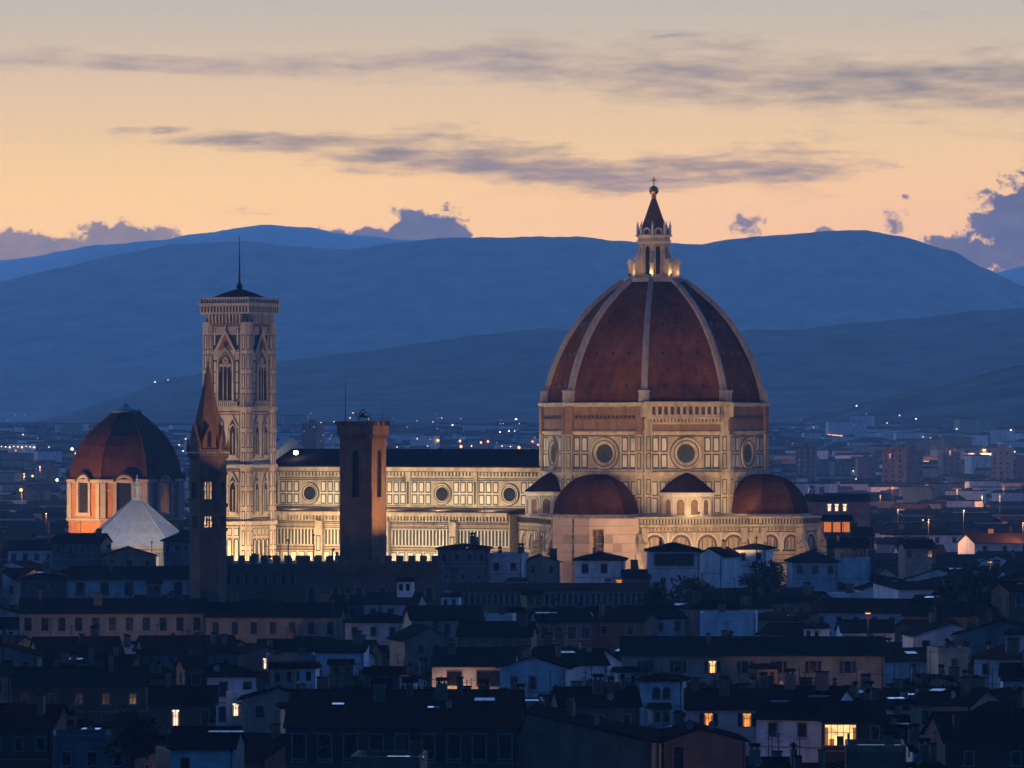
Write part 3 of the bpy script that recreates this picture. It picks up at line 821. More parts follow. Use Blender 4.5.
# ------------------------------------------------------------------ campanile
cp = loc2w(-99.8, -34.0)
cam_t = empty('bell_tower', cp, ROT, 'tall square floodlit bell tower of patterned marble with a mast on its low roof', 'bell tower')
S = 6.3
LV = [0.0, 12.5, 31.4, 45.6, 60.0, 81.0]
m = MB()
m.box(IDF, -S, S, -S, S, -0.5, 81.5, W_)
for sx in (-1, 1):
    for sy in (-1, 1):
        m.ngon(sx * 5.55, sy * 5.55, 1.62, -0.5, 81.5, 8, W_)
        for z0 in [1 + 4.9 * i for i in range(16)]:
            for k in range(8):
                fr = wallframe(45 * k, 1.62 * math.cos(RT), 0, sx * 5.55, sy * 5.55)
                m.box(fr, -0.42, 0.42, z0, z0 + 3.9, 0, 0.05, P_ if k % 2 else G_); m.box(fr, -0.20, 0.20, z0 + 0.3, z0 + 3.6, 0.05, 0.08, M_)
        for z in LV[1:5]: m.ngon(sx * 5.55, sy * 5.55, 2.0, z - 0.5, z + 0.3, 8, W_)
for z in LV[1:5]: m.box(IDF, -S - 0.5, S + 0.5, -S - 0.5, S + 0.5, z - 0.45, z + 0.25, W_)
# top gallery on corbels
m.box(IDF, -7.2, 7.2, -7.2, 7.2, 83.6, 86.0, W_); m.box(IDF, -7.5, 7.5, -7.5, 7.5, 85.9, 86.3, W_)
for k in range(4):
    fr = wallframe(90 * k, S)
    wins = []
    corbels(m, fr, -5, 5, 81.3, 83.5, 1.0, 0, 0.95, W_, 0.42); m.box(fr, -4.2, 4.2, 80.6, 81.1, 0, .3, P_)
    f2 = wallframe(90 * k, 7.2)
    corbels(m, f2, -7.0, 7.0, 84.0, 85.5, 0.95, 0, 0.06, G_, 0.5)
    m.box(f2, -7.2, 7.2, 86.3, 87.5, -0.3, -0.05, W_); corbels(m, f2, -7, 7, 86.45, 87.2, 0.8, -0.05, 0.0, G_, 0.5)
    m.box(f2, -7.4, 7.4, 87.5, 87.75, -0.45, 0.1, W_)
    hw = 4.0
    # green and pink lines on the wall fields
    for (z0, z1) in ((61, 80.4), (46.6, 59), (32.4, 44.6), (13.5, 30.4), (1, 11.5)):
        for v in (z0, z1): m.box(fr, -hw, hw, v, v + 0.22, 0, 0.06, G_)
        for u in (-hw, hw - 0.22): m.box(fr, u, u + 0.22, z0, z1, 0, 0.06, G_)
    # belfry: one tall triple window with gable
    m.box(fr, -2.5, 2.5, 61.8, 74.6, 0.0, 0.25, W_)
    m.archring(fr, 0, 62, 4.0, 12.6, 0.5, 0.25, 0.6, W_, True); m.archring(fr, 0, 62, 3.5, 12.0, 0.22, 0.25, 0.4, G_, True)
    for u in (-0.58, 0.58): m.box(fr, u - 0.1, u + 0.1, 62, 70.5, 0.25, 0.5, W_)
    for s_ in (-1, 1):
        m.prism(fr, [(0, 79.8), (0, 78.9), (s_ * 2.9, 73.6), (s_ * 3.2, 74.2)][::s_], 0.2, 0.65, W_)
    m.prism(fr, [(-2.6, 74.5), (2.6, 74.5), (0, 79.0)], 0.02, 0.16, P_); m.disc(fr, 0, 76.0, 0.75, 0.16, 0.24, 14, G_)
    m.box(fr, -0.2, 0.2, 79.6, 80.6, 0.1, 0.5, W_)
    m.box(fr, -3.6, 3.6, 60.4, 61.6, 0.25, 0.7, W_); corbels(m, fr, -3.4, 3.4, 60.5, 61.4, 0.6, 0.7, 0.75, G_, 0.4)
    m.box(fr, -3.95, 3.95, 74.7, 78.3, 0.0, 0.03, G_); m.box(fr, -3.95, 3.95, 78.4, 78.8, 0, 0.16, W_); m.box(fr, -3.95, 3.95, 73.6, 74.0, 0, 0.2, M_)
    for zz in (63.5, 66.2, 68.9, 71.6): m.box(fr, -3.95, -2.5, zz, zz + .25, 0.1, 0.14, G_); m.box(fr, 2.5, 3.95, zz, zz + .25, 0.1, 0.14, G_)
    wins.append((0, 62, 3.5, 11.6, 3))
    m.box(fr, -1.75, 1.75, 70.4, 71.0, 0.25, 0.52, W_)
    for u in (-1.15, 0, 1.15): m.archring(fr, u, 69.2, 0.9, 1.4, 0.1, 0.3, 0.5, W_, True)
    panels(m, fr, -3.75, -2.75, 62, 72, 1, 0.3, 0.2); panels(m, fr, 2.75, 3.75, 62, 72, 1, 0.3, 0.2)
    panels(m, fr, -3.75, -3.0, 75.6, 80, 1, 0.3, 0.18); panels(m, fr, 3.0, 3.75, 75.6, 80, 1, 0.3, 0.18)
    # two floors with two twin windows each
    for zb in (46.8, 32.6):
        for c in (-2.05, 2.05):
            m.archring(fr, c, zb + 1.6, 1.75, 7.4, 0.3, 0.0, 0.35, W_, True); m.box(fr, c - 0.1, c + 0.1, zb + 1.6, zb + 7.0, 0.1, 0.3, W_)
            for s_ in (-1, 1): m.prism(fr, [(c, zb + 11.3), (c, zb + 10.6), (c + s_ * 1.35, zb + 8.2), (c + s_ * 1.6, zb + 8.6)][::s_], 0.02, 0.35, W_)
            m.prism(fr, [(c - 1.2, zb + 8.7), (c + 1.2, zb + 8.7), (c, zb + 10.6)], 0.01, 0.08, G_)
            m.box(fr, c - 1.2, c + 1.2, zb + 0.9, zb + 1.4, 0, 0.4, W_)
            m.box(fr, c - 1.5, c - 1.28, zb + 0.5, zb + 8.6, 0, 0.07, G_); m.box(fr, c + 1.28, c + 1.5, zb + 0.5, zb + 8.6, 0, 0.07, G_)
            wins.append((c, zb + 1.6, 1.85, 7.3, 2))
        m.box(fr, -3.9, 3.9, zb + 11.45, zb + 11.75, 0, 0.08, P_)
    # lower floors: niches and relief panels
    for i in range(4):
        c = -3.0 + 2.0 * i; m.archring(fr, c, 21.5, 1.1, 5.6, 0.22, 0, 0.2, G_); m.box(fr, c - 0.75, c + 0.75, 14.6, 19.6, 0, 0.05, P_); m.box(fr, c - 0.5, c + 0.5, 14.9, 19.3, 0.05, 0.09, W_)
        m.box(fr, c - 0.75, c + 0.75, 28.0, 30.0, 0, 0.05, G_); m.box(fr, c - 0.55, c + 0.55, 28.2, 29.8, 0.05, 0.09, W_)
    for (c, z0, wd, ht, np_) in wins:
        q = MB(); q.arch(fr, c, z0, wd, ht, 0.255 if np_ == 3 else 0.01, 0.30 if np_ == 3 else 0.06, 0, True)
        if np_ == 3: q.ring(fr, 0, 71.9, 0.45, 0.8, 0.31, 0.4, 14, 1); q.prism(fr, [(-1.5, 71.0), (1.5, 71.0), (0, 73.4)], 0.302, 0.31, 2)
        q.build('window', ['dark_opening', 'white_marble', 'pink_marble'], cam_t)
sh = m.build('shaft', ['pale_marble'] + MARB[1:], cam_t)
m = MB(); m.rev(0, 0, [(9.3, 86.4), (9.3, 86.7), (4.5, 88.8), (1.0, 89.9), (0.5, 90.0)], 4, 0); m.build('roof', ['cotto_dark'], cam_t)
m = MB(); m.rev(0, 0, [(0.5, 89.8), (0.9, 90.6), (0.55, 91.3), (0.28, 91.8), (0.16, 97), (0.07, 103.3)], 8, 0); m.build('mast', ['iron'], cam_t)

# ------------------------------------------------------------------ baptistery: white pyramid roof
bp_ = loc2w(-152.5, 0)
bap = empty('baptistery', bp_, ROT, 'octagonal baptistery with a pale white pyramid roof and tiny lantern', 'baptistery')
m = MB(); m.ngon(0, 0, 14.6, -0.5, 24.0, 8, W_); m.rev(0, 0, [(14.6, 23.2), (15.3, 23.8), (15.3, 24.3), (14.9, 24.4)], 8, W_)
for k in range(8):
    fr = wallframe(45 * k, 14.6 * math.cos(RT)); panels(m, fr, -5, 5, 2, 9.5, 3, 0.6, 0.3); panels(m, fr, -5, 5, 10.5, 16, 3, 0.6, 0.3); panels(m, fr, -5, 5, 17, 22.6, 6, 0.4, 0.25)
m.build('wall', MARB, bap)
m = MB(); m.rev(0, 0, [(15.2, 24.4), (1.4, 36.0), (1.2, 36.1)], 8, 0)
for k in range(8):
    a = RT + k * math.pi / 4; d = Vector((math.cos(a), math.sin(a), 0))
    m.tube(d * 15.2 + Vector((0, 0, 24.45)), d * 1.4 + Vector((0, 0, 36.05)), 0.2, 5)
    d2 = Vector((math.cos(a + math.pi / 4), math.sin(a + math.pi / 4), 0))
    for t_ in (0.2, 0.4, 0.6, 0.8):
        e_ = d.lerp(d2, t_); m.tube(e_ * 15.2 + Vector((0, 0, 24.43)), e_ * 1.5 + Vector((0, 0, 36.0)), 0.09, 4)
    for rr_ in (4.5, 8, 11.6): zz_ = 36 - (rr_ - 1.4) / 13.8 * 11.6; m.tube(d * rr_ + Vector((0, 0, zz_)), d2 * rr_ + Vector((0, 0, zz_)), 0.06, 4)
m.build('roof', ['white_slab'], bap)
m = MB(); m.ngon(0, 0, 1.3, 36.0, 36.8, 8, 0)
for k in range(8):
    a = RT + k * math.pi / 4; m.tube((math.cos(a) * 1.0, math.sin(a) * 1.0, 36.8), (math.cos(a) * 1.0, math.sin(a) * 1.0, 39.4), 0.16, 6)
m.ngon(0, 0, 0.6, 36.8, 39.4, 8, 0); m.ngon(0, 0, 1.35, 39.4, 39.8, 8, 0); m.ngon(0, 0, 1.1, 39.8, 41.4, 8, 0, r1=0.15); m.rev(0, 0, [(0.1, 41.3), (0.3, 41.6), (0.1, 41.9)], 8, 0)
m.tube((0, 0, 41.8), (0, 0, 42.8), 0.06, 5); m.tube((-0.3, 0, 42.4), (0.3, 0, 42.4), 0.06, 5)
m.build('lantern', ['white_marble'], bap)

# ------------------------------------------------------------------ princes' chapel dome (left)
SLY = 1650.0
sl = empty('domed_chapel', ((126 - 512) * SLY / F, SLY, 0), R(2), 'brick chapel with a dark red egg-shaped dome over orange walls with arched white windows', 'church')
def sz(y): return CZ + (HY - y) * SLY / F
R8 = 18.6
m = MB(); m.ngon(0, 0, R8, -0.5, sz(480), 8, 0)
zc_ = sz(480)
m.rev(0, 0, [(R8, zc_ - 0.8), (R8 + 0.8, zc_ - 0.3), (R8 + 0.8, zc_ + 0.3), (R8 - 0.6, zc_ + 0.5)], 8, 1)
m.rev(0, 0, [(R8, sz(520) - 0.4), (R8 + 0.9, sz(520) + 0.2), (R8 + 0.9, sz(520) + 0.7), (R8, sz(520) + 0.8)], 8, 1)
ap = R8 * math.cos(RT); hw = ap * math.tan(RT)
for k in range(8):
    fr = wallframe(45 * k, ap)
    for s_ in (-1, 1): m.box(fr, s_ * (hw - 0.8) - 0.8, s_ * (hw - 0.8) + 0.8, sz(520) + 0.8, zc_ - 0.8, 0, 0.5, 1)
    m.archring(fr, 0, sz(512), 4.4, 10.6, 0.9, 0, 0.6, 1); m.box(fr, -3.4, 3.4, sz(512) - 0.9, sz(512), 0, 0.8, 1)
    m.box(fr, -hw, -3.2, sz(490), sz(490) + 0.4, 0, 0.3, 1); m.box(fr, 3.2, hw, sz(490), sz(490) + 0.4, 0, 0.3, 1)
    # eyebrow gable rising over the cornice
    m.archring(fr, 0, zc_ - 0.4, 5.6, 2.3, 0.5, -0.2, 1.0, 2)
wl = m.build('drum', ['orange_plaster', 'grey_stone', 'cotto_dark'], sl)
for k in range(8):
    fr = wallframe(45 * k, ap); q = MB(); q.arch(fr, 0, sz(512), 4.4, 10.6, 0.02, 0.1, 0)
    for u in (-1.1, 0, 1.1): q.box(fr, u - 0.07, u + 0.07, sz(512), sz(512) + 9.0, 0.1, 0.16, 1)
    for v in (2.5, 5, 7.5): q.box(fr, -2.1, 2.1, sz(512) + v, sz(512) + v + 0.12, 0.1, 0.15, 1)
    q.build('window', ['leaded_glass', 'iron'], wl)
hb = [(480, 18.2), (470, 17.7), (458, 16.7), (446, 14.9), (436, 12.7), (427, 9.9), (420, 7.3), (415, 5.2), (412, 4.2)]
m = MB(); m.rev(0, 0, [(r, sz(y) + (0.3 if y == 480 else 0)) for y, r in hb], 8, 0)
for k in range(8):
    a = RT + k * math.pi / 4; d = Vector((math.cos(a), math.sin(a), 0))
    for (y0, r0), (y1, r1) in zip(hb, hb[1:]): m.tube(d * r0 + Vector((0, 0, sz(y0))), d * r1 + Vector((0, 0, sz(y1))), 0.28, 5)
m.build('dome', ['cotto_dim'], sl)
m = MB(); m.rev(0, 0, [(4.6, sz(413)), (4.9, sz(411)), (4.6, sz(409.5)), (3.0, sz(408)), (1.2, sz(406.5)), (0.5, sz(404.5)), (0.1, sz(402.5))], 12, 0); m.build('lantern_cap', ['copper_green'], sl)
m = MB(); m.box(IDF, -17, 14, -26, -17.5, -0.5, sz(552), 0); m.prism(Fr((0, -21.7, 0), (0, 1, 0), (0, 0, 1), (1, 0, 0)), [(-5, sz(552)), (5, sz(552)), (0, sz(552) + 2.2)], -17.5, 14.5, 1)
m.build('side_wing', ['orange_plaster', 'cotto_dark'], sl)

# ------------------------------------------------------------------ hexagonal abbey spire (dark, in front of the bell tower)
AY = 1050.0
def az_(y): return CZ + (HY - y) * AY / F
ab = empty('spire_tower', ((208 - 512) * AY / F, AY, 0), R(8), 'slim dark hexagonal church tower with a pointed reddish brick spire', 'church tower')
HR = 3.6; hx = math.pi / 6
HEXA = [30 + 60 * k for k in range(6)]
m = MB()
hap = HR * math.cos(hx)
m.ngon(0, 0, HR, -0.5, az_(531), 6, 0, rot=0)
zl = [(az_(531), az_(512)), (az_(503), az_(476))]
m.ngon(0, 0, HR, az_(512), az_(503), 6, 0, rot=0)
hwid = hap * math.tan(hx)
for zb, zt in zl:      # open two-light windows on each side
    for a in HEXA:
        fr = wallframe(a, hap - 0.5); ow = 1.0
        m.box(fr, -hwid, -ow, zb, zt, 0, 0.5, 0); m.box(fr, ow, hwid, zb, zt, 0, 0.5, 0)
        h = zt - zb; m.box(fr, -ow, ow, zb, zb + 0.7, 0, 0.5, 0)
        m.box(fr, -ow, ow, zt - h * 0.22, zt, 0, 0.5, 0)
        m.box(fr, -0.12, 0.12, zb + 0.7, zt - h * 0.22, 0.1, 0.4, 0)
m.ngon(0, 0, HR, az_(476), az_(453), 6, 0, rot=0)
for y, ex in ((531, .3), (507, .25), (475, .25), (456, 0.4), (452, 0.6)): m.ngon(0, 0, HR + ex, az_(y), az_(y) + 0.6, 6, 0, rot=0)
for a in HEXA: corbels(m, wallframe(a, hap), -1.9, 1.9, az_(458), az_(453), 0.6, 0, 0.35, 0, 0.5)
m.build('shaft', ['brown_stone'], ab)
m = MB(); m.ngon(0, 0, HR + 0.1, az_(450), az_(366), 6, 0, r1=0.12, rot=0)
for k in range(6):
    a = R(60 * k); m.ngon(math.cos(a) * 3.9, math.sin(a) * 3.9, 0.35, az_(452), az_(446), 6, 0); m.ngon(math.cos(a) * 3.9, math.sin(a) * 3.9, 0.35, az_(446), az_(438), 6, 0, r1=0.03)
sp = m.build('spire', ['brick'], ab)
for a in HEXA:
    fr = wallframe(a, hap + 0.15); m = MB()
    m.prism(fr, [(-1.45, az_(450)), (1.45, az_(450)), (1.25, az_(440)), (0, az_(425)), (-1.25, az_(440))], -1.4, 0.05, 0)
    m.arch(fr, 0, az_(447), 0.8, 3.2, 0.05, 0.1, 1, True)
    m.build('gable', ['brick', 'dark_opening'], sp)
m = MB(); m.tube((0, 0, az_(367)), (0, 0, az_(361)), 0.07, 5); m.tube((-.35, 0, az_(363.5)), (.35, 0, az_(363.5)), 0.05, 5); m.build('cross', ['iron'], ab)

# ------------------------------------------------------------------ square crenellated tower
BY = 1085.0
def bz(y): return CZ + (HY - y) * BY / F
bt = empty('square_tower', ((362.5 - 512) * BY / F, BY + 4, 0), R(-23), 'dark square stone tower with battlements, flared top and a bell frame', 'tower')
hs = 3.52
m = MB()
def wall_open(m, fr, hw, z0, z1, ow, oz0, oz1, th, mt=0, cu=0.0):
    m.box(fr, -hw, cu - ow, z0, z1, -th, 0, mt); m.box(fr, cu + ow, hw, z0, z1, -th, 0, mt)
    m.box(fr, cu - ow, cu + ow, z0, oz0, -th, 0, mt)
    r = ow; pts = [(cu - ow, oz1 - r), (cu - ow, z1), (cu + ow, z1), (cu + ow, oz1 - r)] + [(cu + ow * math.cos(math.pi * i / 8), oz1 - r + r * math.sin(math.pi * i / 8)) for i in range(1, 8)]
    m.prism(fr, pts, -th, 0, mt)
m.box(IDF, -hs, hs, -hs, hs, -0.5, bz(499), 0)
for a in (0, 90, 180, 270):
    fr = wallframe(a, hs)
    wall_open(m, fr, hs if a % 180 else hs - 0.9, bz(499), bz(438), 0.78, bz(497), bz(450), 0.9, 0)
    m.archring(fr, 0, bz(497), 1.56, bz(450) - bz(497), 0.3, 0.0, 0.12, 0)
    corbels(m, fr, -hs, hs, bz(439), bz(434.5), 0.82, 0, 0.35, 0, 0.5)
m.box(IDF, -hs, hs, -hs, hs, bz(438), bz(436), 0)
m.box(IDF, -hs - 0.43, hs + 0.43, -hs - 0.43, hs + 0.43, bz(434.5), bz(425.5), 0)
for a in (0, 90, 180, 270):
    fr = wallframe(a, hs + 0.43)
    for i in range(4):
        c = -hs - 0.1 + i * (2 * hs + 0.2) / 3
        m.box(fr, c - 0.72, c + 0.72, bz(425.5), bz(421.2), -0.5, 0.0, 0)
m.box(IDF, -2.2, 2.2, -2.2, 2.2, bz(499), bz(438), 1)  # dark core added inside, stands for the shade in the openings
m.build('shaft', ['brown_stone', 'dark_opening'], bt)
m = MB()
for s_ in (-1, 1): m.tube((s_ * 1.2, 0, bz(426)), (s_ * 0.75, 0, bz(413)), 0.13, 5); m.tube((s_ * 0.75, 0, bz(413)), (0, 0, bz(409)), 0.12, 5)
m.tube((-1.2, 0, bz(417)), (1.2, 0, bz(417)), 0.12, 5)
for s_ in (-1, 1): m.tube((s_ * 1.4, 0, bz(417)), (s_ * 1.5, 0, bz(412.5)), 0.08, 4)
m.rev(0, 0, [(0.75, bz(416.5)), (0.62, bz(415)), (0.35, bz(413)), (0.1, bz(412.4))], 10, 0)
m.build('bell_frame', ['iron'], bt)
m = MB(); m.tube((-2.9, -2.2, bz(426)), (-2.9, -2.2, bz(382)), 0.11, 6, 0, 0.05); m.build('mast', ['iron'], bt)
m = MB(); m.tube((3.2, 2.4, bz(426)), (3.2, 2.4, bz(396)), 0.05, 5, 0, 0.02); m.build('antenna', ['iron'], bt)

# palace with battlements under the towers
def palace(name, px0, px1, Y, ytop, depth, rz, label, mt='brown_stone', mer=1.1, win=None, cren=True, step=2.2):
    x0 = (px0 - 512) * Y / F; x1 = (px1 - 512) * Y / F; L = (x1 - x0) / math.cos(rz)
    o = empty(name, (x0, Y, 0), rz, label, 'palace')
    zt = CZ + (HY - ytop) * Y / F
    m = MB(); m.box(IDF, 0, L, 0, depth, -0.5, zt - mer, 0)
    fr = Fr((0, 0, 0), (1, 0, 0), (0, 0, 1), (0, -1, 0)); fb = Fr((0, depth, 0), (1, 0, 0), (0, 0, 1), (0, 1, 0))
    if cren:
        corbels(m, fr, 0, L, zt - mer - 2.6, zt - mer - 1.5, 1.1, 0, 0.55, 0, 0.5); m.box(fr, 0, L, zt - mer - 1.5, zt - mer, 0, 0.6, 0)
        n = max(2, int(L / step))
        for i in range(n):
            c = (i + 0.5) * L / n; h = mer * random.uniform(0.85, 1.1)
            m.box(fr, c - L / n * 0.3, c + L / n * 0.3, zt - mer, zt - mer + h, 0, 0.6, 0); m.box(fb, c - L / n * 0.3, c + L / n * 0.3, zt - mer, zt, -0.5, 0.0, 0)
        n = max(1, int(depth / step))
        for sx, uu in ((0, -1), (L, 1)):
            f3 = Fr((sx, 0, 0), (0, 1, 0), (0, 0, 1), (uu, 0, 0))
            for i in range(1, n): c = i * depth / n; m.box(f3, c - 0.7, c + 0.7, zt - mer, zt, -0.5, 0, 0)
    m.build('wall', [mt], o)
    if win:
        for (wz, wh, ww, n) in win:
            for i in range(n):
                c = (i + 0.5) * L / n
                q = MB(); q.arch(fr, c, zt - wz, ww, wh, 0.02, 0.08, 0); q.archring(fr, c, zt - wz, ww, wh, 0.2, 0, 0.15, 1); q.build('window', ['dark_opening', 'grey_stone'], o)
    if not cren:
        m = MB(); m.prism(Fr((0, 0, 0), (0, 1, 0), (0, 0, 1), (1, 0, 0)), [(-0.6, zt - mer), (depth + 0.6, zt - mer), (depth / 2, zt + 0.8)], -0.5, L + 0.5, 0); m.build('roof', ['cotto_dark'], o)
    return o
palace('fortress_palace', 300, 441, 1074, 556.5, 8, R(1), 'dark stone palace with small battlements at the foot of the square tower', win=[(9, 3, 1.4, 6)])
palace('crenellated_palace', 224, 306, 1092, 558, 22, R(3), 'dark battlemented palace wing directly below the marble bell tower', win=[(5.2, 2.2, 0.9, 9)], mt='brown_stone')
palace('arcaded_palace', 452, 648, 1092, 588, 16, R(2), 'long low reddish brick palace with an arcaded top storey below the scaffolding', mt='brick', mer=0.5, cren=False, win=[(3.3, 2.3, 0.75, 34)])
# ------------------------------------------------------------------ floodlights (modelled fixtures, each with its lamp)
mat('lamp_housing', (0.03, 0.03, 0.03), 0.5, 0.2, 1.0, metal=0.6)
mat('lamp_glass', (0.8, 0.7, 0.5), 0.3, 0.0, 1.0, emis=(1.0, 0.78, 0.45), estr=6.0)
def floodlight(pos, target, power, col, label, group, angle=100, size=0.6, blend=0.6, base=None):
    pos = Vector(pos); d = (Vector(target) - pos)
    o = empty('floodlight', pos, math.atan2(d.y, d.x) - math.pi / 2, label, 'floodlight', group)
    el = math.atan2(d.z, math.hypot(d.x, d.y))
    m = MB(); fr = Fr((0, 0, 0), (1, 0, 0), (0, -math.sin(el), math.cos(el)), (0, math.cos(el), math.sin(el)))
    m.box(fr, -0.28, 0.28, -0.2, 0.2, -0.25, 0.0, 0); m.build('housing', ['lamp_housing'], o)
    m = MB(); m.box(fr, -0.24, 0.24, -0.16, 0.16, 0.005, 0.02, 0); m.build('lens', ['lamp_glass'], o)
    m = MB()
    if base is None: base = pos.z - 1.0
    hh = pos.z - base
    m.tube((0, 0, -hh), (0, 0, -0.15), 0.05 if hh < 3 else 0.11, 6); m.box(IDF, -0.3, 0.3, -0.2, 0.2, -hh, -hh + 0.1); m.build('bracket' if hh < 3 else 'mast', ['lamp_housing'], o)
    l = bpy.data.lights.new('lamp', 'SPOT'); l.energy = power; l.color = col; l.spot_size = R(angle); l.spot_blend = blend; l.shadow_soft_size = size
    lo = bpy.data.objects.new('lamp', l); C.objects.link(lo); lo.parent = o
    q = Vector((0, math.cos(el), math.sin(el)))
    lo.location = q * 0.1; lo.rotation_euler = q.to_track_quat('-Z', 'Y').to_euler()
    return o
WARM = (1.0, 0.68, 0.34); CREAM = (1.0, 0.80, 0.50); AMBER = (1.0, 0.50, 0.16); WHITE = (1.0, 0.93, 0.82)
K = 1000.0
# nave: aisle wall from the ground, clerestory from the aisle eaves
for x in (-38, -54, -70, -86, -100):
    floodlight(loc2w(x, -46, 9), loc2w(x, -21.5, 26), 38 * K, CREAM, 'floodlight in the square washing the aisle wall of the cathedral', 'floodlights washing the aisle wall', 110, base=0)
for x in (-36, -50, -64, -78, -92):
    floodlight(loc2w(x, -22.0, 35.2), loc2w(x - 1, -10.8, 40.5), 8.5 * K, CREAM, 'small floodlight on the aisle eaves under the round nave windows', 'floodlights on the aisle eaves', 140)
# bell tower
for dx_, pw in ((-5, 66), (6, 66)):
    floodlight(loc2w(-99.8 + dx_, -34 - 26, 6), loc2w(-99.8, -40, 40), pw * K, WARM, 'floodlight at the foot of the bell tower, front side', 'floodlights round the bell tower', 120, base=0)
floodlight(loc2w(-99.8 + 27, -40, 8), loc2w(-93, -34, 42), 56 * K, WARM, 'floodlight standing east of the bell tower', None, 120, base=0)
floodlight(loc2w(-120, -110, 30), loc2w(-99.8, -34, 74), 85 * K, (1.0, 0.70, 0.44), 'added floodlight on a tall mast aimed at the top of the bell tower', None, 36, base=0)  # added to lift the dim top of the tower
floodlight(loc2w(-104, -96, 27), loc2w(-99.8, -34, 43), 95 * K, (1.0, 0.78, 0.5), 'added floodlight on a tall mast aimed at the middle floors of the bell tower', None, 34, base=0)  # added to brighten the middle of the tower
# dome, drum and tribunes
floodlight(loc2w(92, -128, 31), loc2w(14, -14, 58), 185 * K, WARM, 'powerful floodlight on an added tall mast aimed at the gallery side of the dome', None, 42, base=0)  # mast added far out so the gallery throws less shadow on the dome
floodlight(loc2w(-8, -150, 31), loc2w(-4, -20, 60), 150 * K, WARM, 'powerful floodlight on an added tall mast aimed at the dome above the scaffolding', None, 42, base=0)  # mast added far out to light the dome at a flatter angle
floodlight(loc2w(32, -62, 20), loc2w(18, -20, 56), 34 * K, WARM, 'floodlight aimed up at the gallery side of the drum', None, 90, base=0)
floodlight(loc2w(58, -44, 12), loc2w(26, -26, 28), 34 * K, WARM, 'floodlight in front of the blind arches between the tribunes', None, 120, base=0)
floodlight(loc2w(30, -60, 10), loc2w(22, -30, 27), 34 * K, (1.0, .62, .28), 'floodlight near the scaffolding foot lighting the blind arches', None, 120, base=0)
floodlight(loc2w(-26, -60, 10), loc2w(-22, -30, 28), 20 * K, CREAM, 'floodlight between the scaffolding and the nave wall', None, 110, base=0)
floodlight(loc2w(10, -80, 10), loc2w(4, -46, 25), 9 * K, CREAM, 'floodlight lighting the pale scaffold sheeting', None, 110, base=0)
floodlight(loc2w(26.5, -27.5, 34.6), loc2w(19, -18, 41), 1.1 * K, WARM, 'small floodlight on the ledge below the gallery side exedra', None, 150)
floodlight(loc2w(33, -14, 34.8), loc2w(20, -9, 46), 2.0 * K, WARM, 'small floodlight on the ledge beside the hidden east tribune dome', None, 150)
# lantern
for a in (-70, -25, 15, -120):
    aa = R(a); floodlight(loc2w(math.cos(aa) * 7.0, math.sin(aa) * 7.0, 93.0), loc2w(0, 0, 100), 0.42 * K, (1.0, 0.58, 0.24), 'tiny spotlight on the lantern platform on top of the dome', 'spotlights on the lantern platform', 150)
# chapel dome on the left
SX = (126 - 512) * SLY / F
floodlight((SX - 40, SLY - 50, 16), (SX - 10, SLY - 14, 36), 200 * K, (1.0, .56, .24), 'amber floodlight on a mast before the orange drum of the domed chapel', None, 70, base=0)
floodlight((SX - 21, SLY - 29, 27), (SX - 6, SLY - 14, 38), 22 * K, AMBER, 'amber floodlight under the arched window of the domed chapel', None, 110, base=0)
# baptistery roof
floodlight(loc2w(-126, -34, 26), loc2w(-148, -6, 27), 27 * K, WHITE, 'pale floodlight on a mast lighting the white pyramid roof', None, 80, base=0)
floodlight(loc2w(-168, -44, 26), loc2w(-156, -8, 27), 15 * K, WHITE, 'second pale floodlight further back lighting the white pyramid roof', None, 80, base=0)
# square tower and spire
floodlight((-9, BY - 1, 31), ((378 - 512) * BY / F, BY + 2, 44), 48 * K, AMBER, 'amber floodlight on the palace roof east of the square tower', None, 60, base=0)
floodlight((-34, AY - 26, 32), ((210 - 512) * AY / F, AY, 58), 52 * K, (1.0, .64, .34), 'amber floodlight aimed at the brick spire', None, 24, base=0)
floodlight((-44, 1062, 33), ((358 - 512) * BY / F, BY, 44), 2.6 * K, (1.0, .6, .32), 'added weak warm fill lamp on a pole before the dark face of the square tower', None, 60, base=0)  # added fill that warms the dark tower face
# bare bright lamp on the nave roof
nl = empty('roof_lamp', loc2w(-99, -8, 47.2), 0, 'bright white lamp on the nave roof beside the facade gable', 'lamp')
m = MB(); m.tube((0, 0, -1.2), (0, 0, 1.0), 0.08, 6); m.build('post', ['iron'], nl)
mat('white_lamp', (1, 1, 1), 0.4, 0, 1, emis=(1.0, 0.93, 0.72), estr=40.0)
m = MB(); m.rev(0, 0, [(0.1, 1.0), (0.55, 1.2), (0.6, 1.6), (0.4, 1.9), (0.1, 2.0)], 12, 0); m.build('globe', ['white_lamp'], nl, smooth=True)
# ------------------------------------------------------------------ city materials
WALLS = {'pale': (0.72, 0.71, 0.68), 'cream': (0.40, 0.33, 0.23), 'tan': (0.22, 0.15, 0.10), 'ochre': (0.30, 0.19, 0.08), 'grey': (0.15, 0.148, 0.145), 'pinkish': (0.33, 0.20, 0.15), 'brown': (0.11, 0.075, 0.05)}
for k_, c_ in WALLS.items(): mat('plaster_' + k_, c_, 0.9, 0.4, 0.35, 0.25, 1.2, rnd=0.3, streaks=0.24, spec=0.1)
ROOFS = {'brown': (0.030, 0.018, 0.013), 'dark': (0.016, 0.012, 0.011), 'reddish': (0.055, 0.022, 0.014)}
for k_, c_ in ROOFS.items(): mat('roof_' + k_, c_, 1.0, 0.5, 0.7, 0.6, 2.5, rnd=0.35, tiles=1.1, spec=0.0)
mat('window_glass', (0.012, 0.015, 0.02), 0.12, 0.3, 1.0, spec=0.5)
mat('stone_trim', (0.26, 0.24, 0.21), 0.85, 0.3, 1.0)
